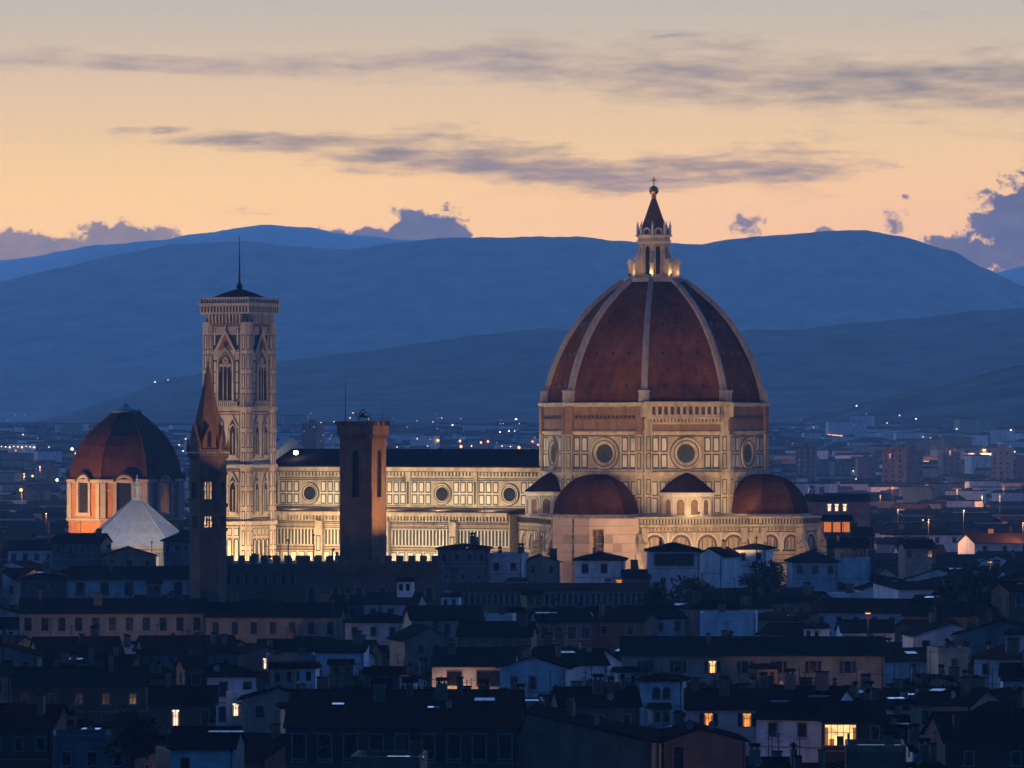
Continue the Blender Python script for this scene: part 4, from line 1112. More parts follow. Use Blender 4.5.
mat('shutter_wood', (0.035, 0.028, 0.022), 0.8, 0.3, 1.0, rnd=0.3)
mat('skylight_glass', (0.25, 0.30, 0.34), 0.10, 0.15, 1.5, spec=0.9)
mat('metal_sheet', (0.30, 0.33, 0.36), 0.35, 0.3, 0.8, metal=0.6)
mat('lit_orange', (0.8, 0.4, 0.1), 0.6, 0.3, 1.5, emis=(1.0, 0.36, 0.06), estr=1.1)
mat('lit_warm', (0.8, 0.6, 0.3), 0.6, 0.3, 1.5, emis=(1.0, 0.60, 0.22), estr=1.5)
mat('lit_pale', (0.8, 0.7, 0.5), 0.6, 0.3, 1.5, emis=(1.0, 0.82, 0.5), estr=1.3)
mat('curtain', (0.5, 0.2, 0.06), 0.8, 0.3, 2.0, emis=(1.0, 0.34, 0.07), estr=0.28)  # room light through the cloth put in as a dim glow
for k_ in ('lit_orange', 'lit_warm', 'lit_pale'):   # uneven interior light: a noise pattern of lamps, walls and furniture behind the glass
    t = MATS[k_].node_tree; b = t.nodes['Principled BSDF']
    n = t.nodes.new('ShaderNodeTexNoise'); n.inputs['Scale'].default_value = 0.9; n.inputs['Detail'].default_value = 1
    c_ = t.nodes.new('ShaderNodeTexCoord'); t.links.new(c_.outputs['Object'], n.inputs['Vector'])
    r_ = t.nodes.new('ShaderNodeMapRange'); r_.inputs[1].default_value = 0.30; r_.inputs[2].default_value = 0.70; s0 = b.inputs['Emission Strength'].default_value; r_.inputs[3].default_value = 0.45 * s0; r_.inputs[4].default_value = 1.35 * s0
    t.links.new(n.outputs[0], r_.inputs[0]); t.links.new(r_.outputs[0], b.inputs['Emission Strength'])

FRONT = Fr((0, 0, 0), (1, 0, 0), (0, 0, 1), (0, -1, 0))
_cache = {}
def mesh_of(key, fn):
    if key not in _cache: _cache[key] = fn()
    return _cache[key]
def mkmesh(mb, mats, name):
    me = bpy.data.meshes.new(name); me.from_pydata(mb.v, [], mb.f)
    for q in mats: me.materials.append(MATS[q])
    me.polygons.foreach_set('material_index', mb.m); me.update(); return me
def window_mesh(w, h, lit, style):
    def fn():
        m = MB(); fr = FRONT
        if style == 'arch':
            m.arch(fr, 0, -h / 2, w, h, 0.02, 0.05, 0); m.archring(fr, 0, -h / 2, w, h, 0.14, 0, 0.10, 1)
        else:
            m.box(fr, -w / 2, w / 2, -h / 2, h / 2, 0.02, 0.05, 0)
            for a, b, c, d in ((-w / 2 - .14, -w / 2, -h / 2, h / 2), (w / 2, w / 2 + .14, -h / 2, h / 2), (-w / 2 - .14, w / 2 + .14, h / 2, h / 2 + .14)): m.box(fr, a, b, c, d, 0, 0.10, 1)
        m.box(fr, -w / 2 - .22, w / 2 + .22, -h / 2 - .16, -h / 2, 0, 0.2, 1)
        nb = max(1, int(round(w / 0.9)))
        for i in range(1, nb + 1 if nb > 1 else 2):
            u = -w / 2 + w * i / (nb + 1 if nb > 1 else 2)
            m.box(fr, u - 0.035, u + 0.035, -h / 2, h / 2 - (0.3 if style == 'arch' else 0), 0.05, 0.08, 2)
        m.box(fr, -w / 2, w / 2, h * 0.12, h * 0.12 + 0.06, 0.05, 0.08, 2)
        if lit:
            k = 0.2 if w < 2 else 0.1
            for sg in (-1, 1): m.box(fr, sg * w / 2 - (k * w if sg > 0 else 0), sg * w / 2 + (k * w if sg < 0 else 0), -h / 2, h * 0.38, 0.052, 0.06, 3)
            if w > 2: m.box(fr, -w * .12, w * .1, -h / 2, -h * .05, 0.052, 0.06, 2); m.box(fr, w * .22, w * .3, -h / 2, h * .1, 0.052, 0.06, 2); m.box(fr, -w * .36, -w * .2, -h / 2, -h * .18, 0.052, 0.06, 3)
        return mkmesh(m, [lit or 'window_glass', 'stone_trim', 'shutter_wood', 'curtain'], 'window')
    return mesh_of(('w', w, h, lit, style), fn)
def shutter_mesh(w, h):
    def fn():
        m = MB(); m.box(FRONT, -w / 2, w / 2, -h / 2, h / 2, 0.0, 0.06, 0)
        for i in range(5): v = -h / 2 + (i + 0.5) * h / 5; m.box(FRONT, -w / 2 + .05, w / 2 - .05, v - h / 14, v + h / 14, 0.06, 0.085, 0)
        return mkmesh(m, ['shutter_wood'], 'shutter')
    return mesh_of(('s', w, h), fn)
def addo(name, me, parent, loc=(0, 0, 0), rz=0.0, rx=0.0):
    o = bpy.data.objects.new(name, me); C.objects.link(o); o.parent = parent; o.location = loc; o.rotation_euler = (rx, 0, rz); return o
def put_window(house, face, u, z, w, h, lit=None, style='rect', shut=False):
    """face: (center x,y of the wall, rotation z of the wall)"""
    fx, fy, frz = face
    c, s_ = math.cos(frz), math.sin(frz)
    o = addo('window', window_mesh(w, h, lit, style), house, (fx + u * c, fy + u * s_, z), frz)
    if shut:
        for q in (-1, 1): addo('shutter', shutter_mesh(w / 2, h), o, (q * (w * 0.75 + 0.16), -0.02, 0))
    return o
def chimney_mesh(k):
    def fn():
        m = MB(); w = 0.45 + 0.12 * k; h = 1.3 + 0.35 * k
        m.box(IDF, -w, w, -0.35, 0.35, -1.5, h, 0)
        if k % 2: m.box(IDF, -w - .12, w + .12, -.47, .47, h, h + .12, 1)
        else:
            for i in (-1, 1): m.tube((i * w * .5, 0, h), (i * w * .5, 0, h + .55), .13, 6, 1)
            m.prism(Fr((0, 0, 0), (0, 1, 0), (0, 0, 1), (1, 0, 0)), [(-.45, h + .3), (.45, h + .3), (0, h + .75)], -w, w, 1)
        return mkmesh(m, ['plaster_tan', 'roof_brown'], 'chimney')
    return mesh_of(('c', k), fn)
def antenna_mesh(k):
    def fn():
        m = MB(); h = 2.6 + k * 0.7; m.tube((0, 0, -0.6), (0, 0, h), 0.065, 4)
        m.tube((-.9, 0, h - .3), (.9, 0, h - .3), .045, 4)
        for i in range(6): x = -.8 + i * .32; m.tube((x, -.35, h - .3), (x, .35, h - .3), .018, 4)
        if k % 2: m.tube((-.5, .1, h - 1.1), (.5, .1, h - 1.1), .025, 4); [m.tube((-.4 + i * .27, -.3, h - 1.1), (-.4 + i * .27, .5, h - 1.1), .018, 4) for i in range(4)]
        return mkmesh(m, ['iron'], 'antenna')
    return mesh_of(('a', k), fn)
def dish_mesh():
    def fn():
        m = MB(); m.rev(0, 0, [(0.02, 0), (0.28, 0.04), (0.48, 0.13), (0.5, 0.15), (0.46, 0.11), (0.02, 0.03)], 14, 0, cap0=False, cap1=False)
        for i, (x, y, z) in enumerate(m.v): m.v[i] = (x, -z - 0.15, y + 0.5)
        m.tube((0, 0, -.6), (0, 0, .5), .04, 5, 1); m.tube((0, -.15, .3), (0, -.55, .5), .02, 4, 1)
        return mkmesh(m, ['stone_trim', 'iron'], 'dish')
    return mesh_of('dish', fn)
def skylight_mesh(w, d, kind='glass'):
    def fn():
        m = MB(); m.box(IDF, -w / 2, w / 2, -d / 2, d / 2, -0.25, 0.0, 1); m.box(IDF, -w / 2 + .06, w / 2 - .06, -d / 2 + .06, d / 2 - .06, 0.0, 0.03, 0)
        n = max(1, int(w / 1.1))
        for i in range(1, n): u = -w / 2 + w * i / n; m.box(IDF, u - .03, u + .03, -d / 2, d / 2, .03, .06, 1)
        return mkmesh(m, ['skylight_glass' if kind == 'glass' else 'metal_sheet', 'iron'], 'skylight')
    return mesh_of(('k', w, d, kind), fn)

PLACED = []
FOOT = []        # footprints (corners) of everything that stands in the city
def rect(x, y, rz, w, d, g=0.0):
    c, s_ = math.cos(rz), math.sin(rz)
    return [(x + a * c - b * s_, y + a * s_ + b * c) for a, b in ((-w / 2 - g, -d / 2 - g), (w / 2 + g, -d / 2 - g), (w / 2 + g, d / 2 + g), (-w / 2 - g, d / 2 + g))]
def overlap(A, B):
    for P_q in (A, B):
        for i in range(len(P_q)):
            x0, y0 = P_q[i]; x1, y1 = P_q[(i + 1) % len(P_q)]; nx_, ny_ = y1 - y0, x0 - x1
            a = [p[0] * nx_ + p[1] * ny_ for p in A]; b = [p[0] * nx_ + p[1] * ny_ for p in B]
            if max(a) <= min(b) or max(b) <= min(a): return False
    return True
SIGHT = []       # (px0, px1, lowest row that must stay visible, distance)
def reserve_view(px0, px1, yb, Y): SIGHT.append((px0, px1, yb, Y))
def max_top(poly):
    Y = min(p[1] for p in poly); pxs = [512 + F * p[0] / p[1] for p in poly]; a, b = min(pxs), max(pxs); lim = 99.0
    for px0, px1, yb, YY in SIGHT:
        if YY > Y + 1 and b > px0 + 1 and a < px1 - 1: lim = min(lim, CZ - (yb - HY) * Y / F)
    return lim

def house(x, y, rz, w, d, eave, roof='gx', rise=None, wall='cream', rf='brown', wins=None, side=None, chim=1, ant=0, dish=0, sky=(), label=None, group=None, peak=0.5, shut=False, near=True, name='house', cat='house', loggia=None, detail=2, altana=None, annex=None):
    """x,y: centre of the footprint. roof gx: ridge across; gy: gable to the front; hip; flat; shed"""
    o = empty(name, (x, y, 0), rz, label, cat, group)
    FOOT.append(rect(x, y, rz, w, d))
    PLACED.append(dict(y=y, poly=FOOT[-1], top=eave))
    rise = rise if rise is not None else (0.16 * d if roof in ('gx',) else 0.16 * w if roof == 'gy' else 0.15 * min(w, d))
    wm = 'plaster_' + wall; rm = 'roof_' + rf; ov = 0.6; th = 0.22
    m = MB(); m.box(IDF, -w / 2, w / 2, -d / 2, d / 2, -0.5, eave, 0)
    fx = Fr((0, 0, 0), (0, 1, 0), (0, 0, 1), (1, 0, 0)); fy = Fr((0, 0, 0), (1, 0, 0), (0, 0, 1), (0, -1, 0))
    if roof == 'gx': m.prism(fx, [(-d / 2, eave), (d / 2, eave), (0, eave + rise)], -w / 2, w / 2, 0)
    if roof == 'gy': m.prism(fy, [(-w / 2, eave), (w / 2, eave), (-w / 2 + w * peak, eave + rise)], -d / 2, d / 2, 0)
    if roof == 'shed': m.prism(fx, [(-d / 2, eave), (d / 2, eave), (d / 2, eave + rise)], -w / 2, w / 2, 0)
    if detail > 1: m.box(fy, -w / 2, w / 2, eave - 3.9, eave - 3.75, d / 2, d / 2 + 0.08, 1)
    m.build('wall', [wm, 'stone_trim'], o)
    m = MB(); e = eave + 0.02
    sl_ = lambda run: rise / run
    if roof == 'gx':
        k = sl_(d / 2); hh = [(-d / 2 - ov, e - ov * k), (0, e + rise), (d / 2 + ov, e - ov * k)]
        m.prism(fx, hh + [(p[0], p[1] + th) for p in hh[::-1]], -w / 2 - 0.35, w / 2 + 0.35, 0)
        m.tube((-w / 2 - .35, 0, e + rise + th), (w / 2 + .35, 0, e + rise + th), .16, 6)
    elif roof == 'gy':
        pk = -w / 2 + w * peak
        kl = rise / max(0.5, w * peak); kr = rise / max(0.5, w * (1 - peak))
        hh = [(-w / 2 - ov * (1 if peak > .02 else 0.1), e - ov * min(kl, .5)), (pk, e + rise), (w / 2 + ov, e - ov * min(kr, .5))]
        m.prism(fy, hh + [(p[0], p[1] + th) for p in hh[::-1]], -d / 2 - 0.35, d / 2 + 0.35, 0)
        m.tube((pk, -d / 2 - .35, e + rise + th), (pk, d / 2 + .35, e + rise + th), .16, 6)
    elif roof == 'hip':
        r = min(w, d) / 2; a, b = w / 2 + ov, d / 2 + ov
        ra, rb = max(0.15, w / 2 - r), max(0.15, d / 2 - r)
        lo = [(-a, -b), (a, -b), (a, b), (-a, b)]; up = [(-ra, -rb), (ra, -rb), (ra, rb), (-ra, rb)]; zl = e - 0.15
        m.loft([[(p[0], p[1], zl) for p in lo], [(p[0], p[1], zl + th) for p in lo], [(p[0], p[1], e + rise) for p in up]], 0)
        for p, q in zip(lo, up): m.tube((p[0], p[1], zl + th), (q[0], q[1], e + rise), .13, 5)
    elif roof == 'shed':
        k = rise / d; hh = [(-d / 2 - ov, e - ov * k), (d / 2 + .3, e + rise + .3 * k)]
        m.prism(fx, hh + [(p[0], p[1] + th) for p in hh[::-1]], -w / 2 - 0.35, w / 2 + 0.35, 0)
    elif roof == 'flat':
        m.box(IDF, -w / 2 + .3, w / 2 - .3, -d / 2 + .3, d / 2 - .3, e - 0.01, e + .12, 0)
        for a, b, c, dd in ((-w / 2, w / 2, -d / 2, -d / 2 + .3), (-w / 2, w / 2, d / 2 - .3, d / 2), (-w / 2, -w / 2 + .3, -d / 2 + .3, d / 2 - .3), (w / 2 - .3, w / 2, -d / 2 + .3, d / 2 - .3)): m.box(IDF, a, b, c, dd, e, e + .8, 1)
    m.build('roof', [rm, wm], o)
    def roof_z(px_, py_):
        if roof == 'gx': return e + rise * (1 - abs(py_) / (d / 2))
        if roof == 'gy':
            t = (px_ + w / 2) / w; return e + rise * (t / max(peak, .01) if t < peak else (1 - t) / max(1 - peak, .01))
        if roof == 'hip': return e + rise * min(1, min((w / 2 - abs(px_)), (d / 2 - abs(py_))) / (min(w, d) / 2))
        if roof == 'shed': return e + rise * (py_ + d / 2) / d
        return e + .1
    if detail > 1 and near:
        q = MB(); u = w / 2 - 0.35; q.tube((u, -d / 2 - 0.12, 0), (u, -d / 2 - 0.12, eave - .1), 0.07, 5); q.tube((-w / 2, -d / 2 - ov, e - .12), (w / 2, -d / 2 - ov, e - .12), 0.09, 5) if roof in ('gx', 'hip', 'shed') else None
        q.build('gutter', ['iron'], o)
    FACE = {'front': (0, -d / 2, 0.0), 'right': (w / 2, 0, math.pi / 2), 'left': (-w / 2, 0, -math.pi / 2)}
    def do(face, spec):
        # spec: list of (n or [u...], z below eave, w, h, {index: lit}, style)
        L = w if face == 'front' else d
        for sp_ in spec:
            us, dz_, ww, wh = sp_[:4]; lit = sp_[4] if len(sp_) > 4 else {}; st = sp_[5] if len(sp_) > 5 else 'rect'
            if isinstance(us, int): us = [(-L / 2 + (i + 0.5) * L / us) for i in range(us)]
            for i, u in enumerate(us): put_window(o, FACE[face], u, eave - dz_ - wh / 2, ww, wh, lit.get(i), st, shut and ww < 1.6)
    if wins: do('front', wins)
    if side: do('right' if rz < 0 else 'left', side)
    for i in range(chim):
        px_, py_ = random.uniform(-w * .4, w * .4), random.uniform(-d * .3, d * .35)
        addo('chimney', chimney_mesh(random.randrange(4)), o, (px_, py_, roof_z(px_, py_) + .1), random.choice((0, math.pi / 2)))
    for i in range(ant):
        px_, py_ = random.uniform(-w * .4, w * .4), random.uniform(-d * .2, d * .2)
        addo('antenna', antenna_mesh(random.randrange(3)), o, (px_, py_, roof_z(px_, py_) + .2), random.uniform(0, 3))
    for i in range(dish):
        px_, py_ = random.uniform(-w * .4, w * .4), random.uniform(-d * .4, -d * .1)
        addo('dish', dish_mesh(), o, (px_, py_, roof_z(px_, py_) + .2), random.uniform(-1, 1))
    if altana:
        u, v, aw = altana; z0 = roof_z(u, v) - 0.6; q = MB(); f0 = Fr((u, v, 0), (1, 0, 0), (0, 1, 0), (0, 0, 1))
        q.box(f0, -aw / 2, aw / 2, -aw / 2, aw / 2, z0, z0 + 3.4, 0)
        for sg in (-1, 1): q.box(Fr((u, v - aw / 2, 0), (1, 0, 0), (0, 0, 1), (0, -1, 0)), sg * aw * .23 - .35, sg * aw * .23 + .35, z0 + 1.6, z0 + 2.9, 0, 0.04, 2)
        q.prism(Fr((u, v, 0), (0, 1, 0), (0, 0, 1), (1, 0, 0)), [(-aw / 2 - .4, z0 + 3.3), (aw / 2 + .4, z0 + 3.3), (0, z0 + 4.2)], -aw / 2 - .3, aw / 2 + .3, 1)
        q.build('roof_room', [wm, rm, 'window_glass'], o)
    if annex:
        sd_, aw, ad, ah = annex; q = MB(); u0 = sd_ * (w / 2 - aw / 2 - .4)
        q.box(IDF, u0 - aw / 2, u0 + aw / 2, -d / 2 - ad, -d / 2, -0.5, ah, 0)
        q.prism(Fr((u0, -d / 2, 0), (0, 1, 0), (0, 0, 1), (1, 0, 0)), [(-ad - .4, ah), (0, ah), (0, ah + ad * .28)], -aw / 2 - .3, aw / 2 + .3, 1)
        q.box(Fr((u0, -d / 2 - ad, 0), (1, 0, 0), (0, 0, 1), (0, -1, 0)), -.5, .5, ah - 2.6, ah - 1.1, 0, 0.04, 2)
        q.build('annex', [wm, rm, 'window_glass'], o)
    for (u, v, sw, sd, tilt, kd) in sky:
        addo('skylight', skylight_mesh(sw, sd, kd), o, (u, v, roof_z(u, v) + 0.45), 0, R(tilt))
    return o
def at(px, Y): return (px - 512) * Y / F
def zat(y, Y): return CZ + (HY - y) * Y / F
def placed(px0, px1, ye, yb, Y, rz, d, label, **kw):
    """a house whose front face spans px0..px1 at distance Y, eave at row ye, lowest visible row yb"""
    rz = R(rz); x0, x1 = at(px0, Y), at(px1, Y); w = (x1 - x0) / max(0.5, math.cos(rz)) * kw.pop('ws', 1.0)
    cx, cyy = (x0 + x1) / 2 - math.sin(rz) * d / 2 * 1.0, Y + math.cos(rz) * d / 2
    reserve_view(px0, px1, yb, Y)
    return house(cx, cyy, rz, w, d, zat(ye, Y), label=label, **kw)

# footprints of the monuments
def locrect(x0, x1, y0, y1): return [tuple(loc2w(a, b)[:2]) for a, b in ((x0, y0), (x1, y0), (x1, y1), (x0, y1))]
FOOT.append(locrect(-122, 72, -60, 60)); FOOT.append(locrect(-176, -122, -26, 26)); FOOT.append(locrect(-30, 72, -84, -60))
FOOT.append(rect(*sl.location[:2], sl.rotation_euler.z, 66, 60)); FOOT.append(rect(*ab.location[:2], 0, 11, 11)); FOOT.append(rect(*bt.location[:2], 0, 13, 13))
for (a, b, Y, dd) in ((300, 441, 1074, 30), (222, 303, 1092, 26), (452, 648, 1092, 18)): FOOT.append([(at(a, Y), Y - 1), (at(b, Y), Y - 1), (at(b, Y), Y + dd + 3), (at(a, Y), Y + dd + 3)])
reserve_view(300, 441, 592, 1074); reserve_view(222, 303, 594, 1092); reserve_view(452, 648, 608, 1092); reserve_view(192, 224, 560, 1050)
reserve_view(200, 440, 556, 1262); reserve_view(440, 660, 575, 1262); reserve_view(640, 830, 562, 1262); reserve_view(62, 150, 522, 1600); reserve_view(88, 185, 546, 1380); reserve_view(-200, 1300, 540, 1262)

# ------------------------------------------------------------------ houses that can be told apart in the photograph
placed(622, 884, 655, 690, 880, -1, 15, 'long cream house with one glowing window among dark ones, wide low roof', roof='gx', wall='cream', rf='dark', chim=3, ant=2, name='house',
       wins=[([-17.5, -12.2, -6.6, -1.3, 4.2, 9.8, 15.4], 1.0, 1.15, 1.9, {2: 'lit_warm'})], shut=True)
placed(640, 683, 680, 722, 790, -6, 6, 'small pale roof turret with twin windows and a pyramid cap', roof='hip', wall='pale', rf='dark', chim=0, name='roof_turret', cat='turret', wins=[([-0.75, 0.75], 1.1, 1.0, 1.6, {}, 'arch')], side=[([0], 1.1, 0.8, 1.6, {}, 'arch')])
placed(518, 652, 742, 800, 640, -4, 20, 'brown windowless gable wall sloping down from its high corner', roof='gy', rise=3.3, peak=0.06, wall='tan', rf='dark', chim=2, dish=1)
placed(560, 640, 706, 740, 705, 5, 12, 'dark roofed house with a shallow gable behind the brown windowless wall', roof='gx', wall='grey', rf='dark', chim=3, ant=2, dish=1, wins=[(3, 1.2, 0.9, 1.4)])
placed(664, 746, 742, 800, 655, 3, 16, 'brown low gabled house at the bottom edge beside the lit windows', roof='gy', rise=1.5, peak=0.45, wall='tan', rf='dark', chim=0, dish=2, wins=[([-3.2], 0.6, 1.2, 2.6)])
placed(686, 764, 709, 741, 725, -2, 13, 'pale house with two amber lit windows', roof='gx', wall='pale', rf='dark', chim=2, wins=[([-2.2, 2.95], 0.6, 1.05, 1.75, {0: 'lit_orange', 1: 'lit_orange'})], shut=True)
placed(757, 826, 718, 760, 705, -24, 14, 'pale gabled house with bright blue skylights in its dark roof', roof='gx', rise=3.6, wall='pale', rf='dark', chim=2, wins=[([-2.6, 1.5], 0.7, 1.1, 1.7)], side=[([-2.5], 1.5, 1.0, 1.6)], sky=((2.2, -2.6, 3.0, 1.3, 6, 'glass'), (-2.8, -4.0, 2.6, 1.2, 8, 'glass')))
placed(822, 884, 721, 768, 690, -3, 12, 'dark house with one large glowing studio window', roof='gx', wall='brown', rf='dark', chim=1, wins=[([-1.6], 0.5, 3.9, 2.6, {0: 'lit_warm'}), ([2.8], 0.7, 1.0, 1.8)])
placed(432, 513, 666, 701, 865, -4, 13, 'pale house with a big dark window under a broad gable roof', roof='gx', rise=2.4, wall='pale', rf='dark', chim=2, ant=1, wins=[([-2.9], 0.9, 2.3, 2.2), ([2.6], 0.8, 3.8, 2.4)])
placed(20, 205, 613, 640, 1035, 3, 14, 'very long low house with eleven small dark windows in a row', roof='gx', wall='cream', rf='dark', chim=4, ant=2, wins=[(11, 0.9, 1.3, 2.5)])
placed(206, 340, 617, 641, 1030, -2, 14, 'long house with seven narrow windows directly below the dark battlemented palace', roof='gx', wall='cream', rf='dark', chim=3, ant=1, wins=[(7, 1.0, 1.2, 2.3)])
placed(68, 190, 579, 598, 1160, 2, 14, 'pale house with five wide spaced windows between the white pyramid roof and the long row', roof='gx', wall='pale', rf='dark', chim=2, ant=1, wins=[(5, 0.8, 1.7, 2.6)])
placed(286, 518, 727, 800, 640, -2, 22, 'large dark palace with a row of tall grey windows at the bottom edge', roof='gx', rise=3.6, wall='grey', rf='brown', chim=7, ant=4, dish=2, wins=[(9, 0.9, 1.5, 3.2)], shut=True, sky=((-8, -5, 1.5, 1.0, 9, 'glass'), (3.5, -6, 1.5, 1.0, 9, 'glass'), (9.5, -3.5, 2.5, 1.4, 12, 'metal')), altana=(-3, 2, 4.2))
placed(12, 146, 686, 724, 800, 3, 14, 'brown house standing on a pale lower storey near the lower left corner', roof='gx', wall='brown', rf='dark', chim=2, ant=1, wins=[(5, 1.2, 0.9, 1.5)])
placed(-14, 52, 728, 800, 655, -6, 14, 'reddish roofed low house in the lower left corner', roof='gx', wall='brown', rf='reddish', chim=1, wins=[(3, 1.2, 0.9, 1.5)])
placed(54, 130, 742, 800, 640, 5, 12, 'grey house with a flat terrace at the bottom left edge', roof='flat', wall='grey', rf='dark', chim=1, dish=2, wins=[(3, 1.2, 1.0, 1.6)])
placed(150, 216, 704, 742, 735, 3, 12, 'tan house with a tall pale lit window on its front', roof='gx', wall='tan', rf='dark', chim=2, wins=[([-1.0, 3.0], 0.8, 0.9, 2.2, {0: 'lit_pale'})])
placed(170, 234, 748, 800, 640, -3, 12, 'pale cornered house under a large bluish roof panel at the bottom', roof='gx', wall='pale', rf='dark', chim=1, wins=[([-2], 1.2, 0.9, 1.6)], sky=((2.4, -2.0, 4.2, 1.6, 3, 'metal'),))
placed(310, 364, 652, 678, 925, -3, 11, 'small blank white house left of the garden terraces', roof='shed', wall='pale', rf='dark', chim=1)
placed(345, 402, 622, 646, 1010, -8, 12, 'pale house with two windows beneath the fortress palace', roof='hip', wall='pale', rf='dark', chim=1, wins=[(3, 1.0, 1.0, 1.6)])
placed(268, 316, 660, 684, 905, 4, 11, 'grey roof terrace house beside the small blank white house', roof='flat', wall='grey', rf='dark', chim=2, dish=1, wins=[(3, 1.0, 1.2, 1.5)])
placed(405, 452, 640, 668, 950, 14, 12, 'narrow pale house with a steep dark gable beside the broad gabled one', roof='gy', rise=2.2, wall='cream', rf='dark', chim=1, wins=[([-1.5, 1.5], 0.8, 0.9, 1.4)])
placed(648, 700, 551, 598, 1190, 0, 13, 'tall pale house with an open roof loggia right below the cathedral apse', roof='hip', wall='pale', rf='dark', chim=1, wins=[([-2.4], 6.0, 1.0, 2.8), ([0], 0.6, 8.6, 2.6)])
placed(696, 722, 556, 592, 1205, -30, 9, 'slim blank bluish house stuck to the tall loggia house', roof='gy', rise=1.6, wall='pale', rf='dark', chim=1)
placed(575, 624, 560, 590, 1195, -3, 11, 'pale hip roofed house in front of the scaffolding with one orange window at its corner', roof='hip', wall='pale', rf='dark', chim=1, wins=[([-3.2, 1.0], 0.9, 1.3, 2.0, {}), ([4.4], 4.4, 1.6, 1.1, {0: 'lit_orange'})])
placed(624, 650, 578, 592, 1188, 3, 9, 'low tan house between the loggia house and the scaffolding', roof='gx', wall='tan', rf='dark', chim=1, wins=[(3, 0.8, 0.9, 1.4)])
placed(438, 488, 549, 582, 1205, -2, 14, 'grey bulky house with a flat cornice in front of the nave', roof='hip', rise=1.0, wall='grey', rf='dark', chim=2, ant=1, wins=[(4, 1.0, 1.1, 1.9), (3, 5.2, 1.1, 1.6)])
placed(488, 522, 557, 584, 1215, -8, 11, 'pale house with a small terrace between the bulky grey house and the scaffolding', roof='flat', wall='pale', rf='dark', chim=2, ant=1, wins=[(2, 1.4, 1.1, 1.6)])
placed(524, 560, 562, 586, 1222, 4, 11, 'cream house with a shallow gable against the base of the scaffold steps', roof='gy', wall='cream', rf='dark', chim=1, wins=[(2, 1.0, 0.9, 1.5)])
placed(736, 766, 549, 582, 1215, -12, 10, 'narrow bluish tower house against the rounded apse chapels', roof='hip', wall='pale', rf='dark', chim=0, ant=1, wins=[(2, 0.9, 1.0, 1.6)])
placed(792, 838, 562, 588, 1200, 3, 12, 'pale house with a pointed hip roof at the right end of the cathedral', roof='hip', rise=2.4, wall='pale', rf='dark', chim=1, wins=[(3, 1.0, 1.2, 1.6)])
placed(700, 756, 617, 640, 1000, -4, 11, 'bright bluish white house behind the long cream house', roof='flat', wall='pale', rf='dark', chim=1, ant=1)
placed(538, 592, 622, 652, 985, 7, 12, 'grey house with a loggia of dark openings below the arcaded palace', roof='gx', wall='grey', rf='dark', chim=2, wins=[(4, 0.9, 1.5, 2.2)], sky=((-3, -2.5, 4, 1.6, 4, 'metal'),))
placed(500, 566, 668, 690, 850, -8, 12, 'small pale house with a glass terrace right of the broad gabled one', roof='gy', wall='pale', rf='dark', chim=1, wins=[([-3, 0], 1.4, 0.9, 1.8)])
placed(820, 870, 562, 580, 1225, -2, 12, 'blank blue grey house near the foot of the rightmost buttress', roof='flat', wall='pale', rf='dark', chim=1)
placed(905, 935, 548, 566, 1290, 5, 10, 'bright walled tiny house lit by a lamp on the far right slope', roof='gx', wall='cream', rf='dark', chim=1, wins=[(3, 0.7, 1.0, 1.4)])
placed(945, 1040, 742, 800, 650, 4, 18, 'dark blank house filling the lower right corner', roof='gx', wall='brown', rf='dark', chim=1, ant=1, wins=[(2, 1.2, 1.0, 1.6)])
placed(846, 905, 752, 800, 640, -3, 12, 'flat roofed dark house with a bluish glass canopy at the bottom edge', roof='flat', wall='tan', rf='dark', chim=1, sky=((0.5, -2.5, 5.2, 1.4, 2, 'glass'),))
placed(486, 545, 707, 728, 722, 2, 11, 'dark house carrying a turquoise corrugated canopy on its roof', roof='flat', wall='grey', rf='dark', chim=1, sky=((1.0, -2.0, 4.6, 2.4, 9, 'metal'), ))
placed(350, 420, 764, 800, 600, -3, 12, 'low house with a wide sky lit glass roof panel at the bottom edge', roof='flat', wall='tan', rf='dark', chim=1, dish=1, sky=((2.0, -2.5, 4.2, 2.0, 3, 'glass'),))

placed(52, 101, 543, 566, 1300, -8, 12, 'dark stepped roofs below the lit orange drum', roof='gx', wall='grey', rf='dark', chim=2, ant=1, wins=[(4, 1.0, 1.0, 1.5)])
placed(103, 156, 556, 572, 1290, 6, 11, 'low dark house touching the lowest corner of the white pyramid roof', roof='gy', rise=1.9, wall='tan', rf='dark', chim=1, wins=[(3, 1.0, 1.0, 1.5)])
placed(163, 200, 541, 566, 1300, -14, 12, 'tall grey house hiding the lower right part of the white pyramid roof', roof='hip', rise=2.6, wall='grey', rf='dark', chim=2, wins=[(4, 1.0, 1.0, 1.5)])
placed(8, 54, 550, 565, 1330, 4, 12, 'pale house left of the lit orange drum with a wide gable', roof='gx', wall='pale', rf='dark', chim=2, ant=1, wins=[(4, 1.0, 1.0, 1.5)])
placed(838, 874, 536, 560, 1420, 5, 12, 'low tan house right in front of the house with three white windows', roof='gx', wall='tan', rf='dark', chim=2, wins=[(4, 1.0, 1.0, 1.5)])
placed(828, 866, 548, 566, 1300, -6, 12, 'grey house just below the orange loggia beside the apse', roof='gx', wall='grey', rf='dark', chim=2, ant=1, wins=[(4, 1.0, 1.0, 1.5)])
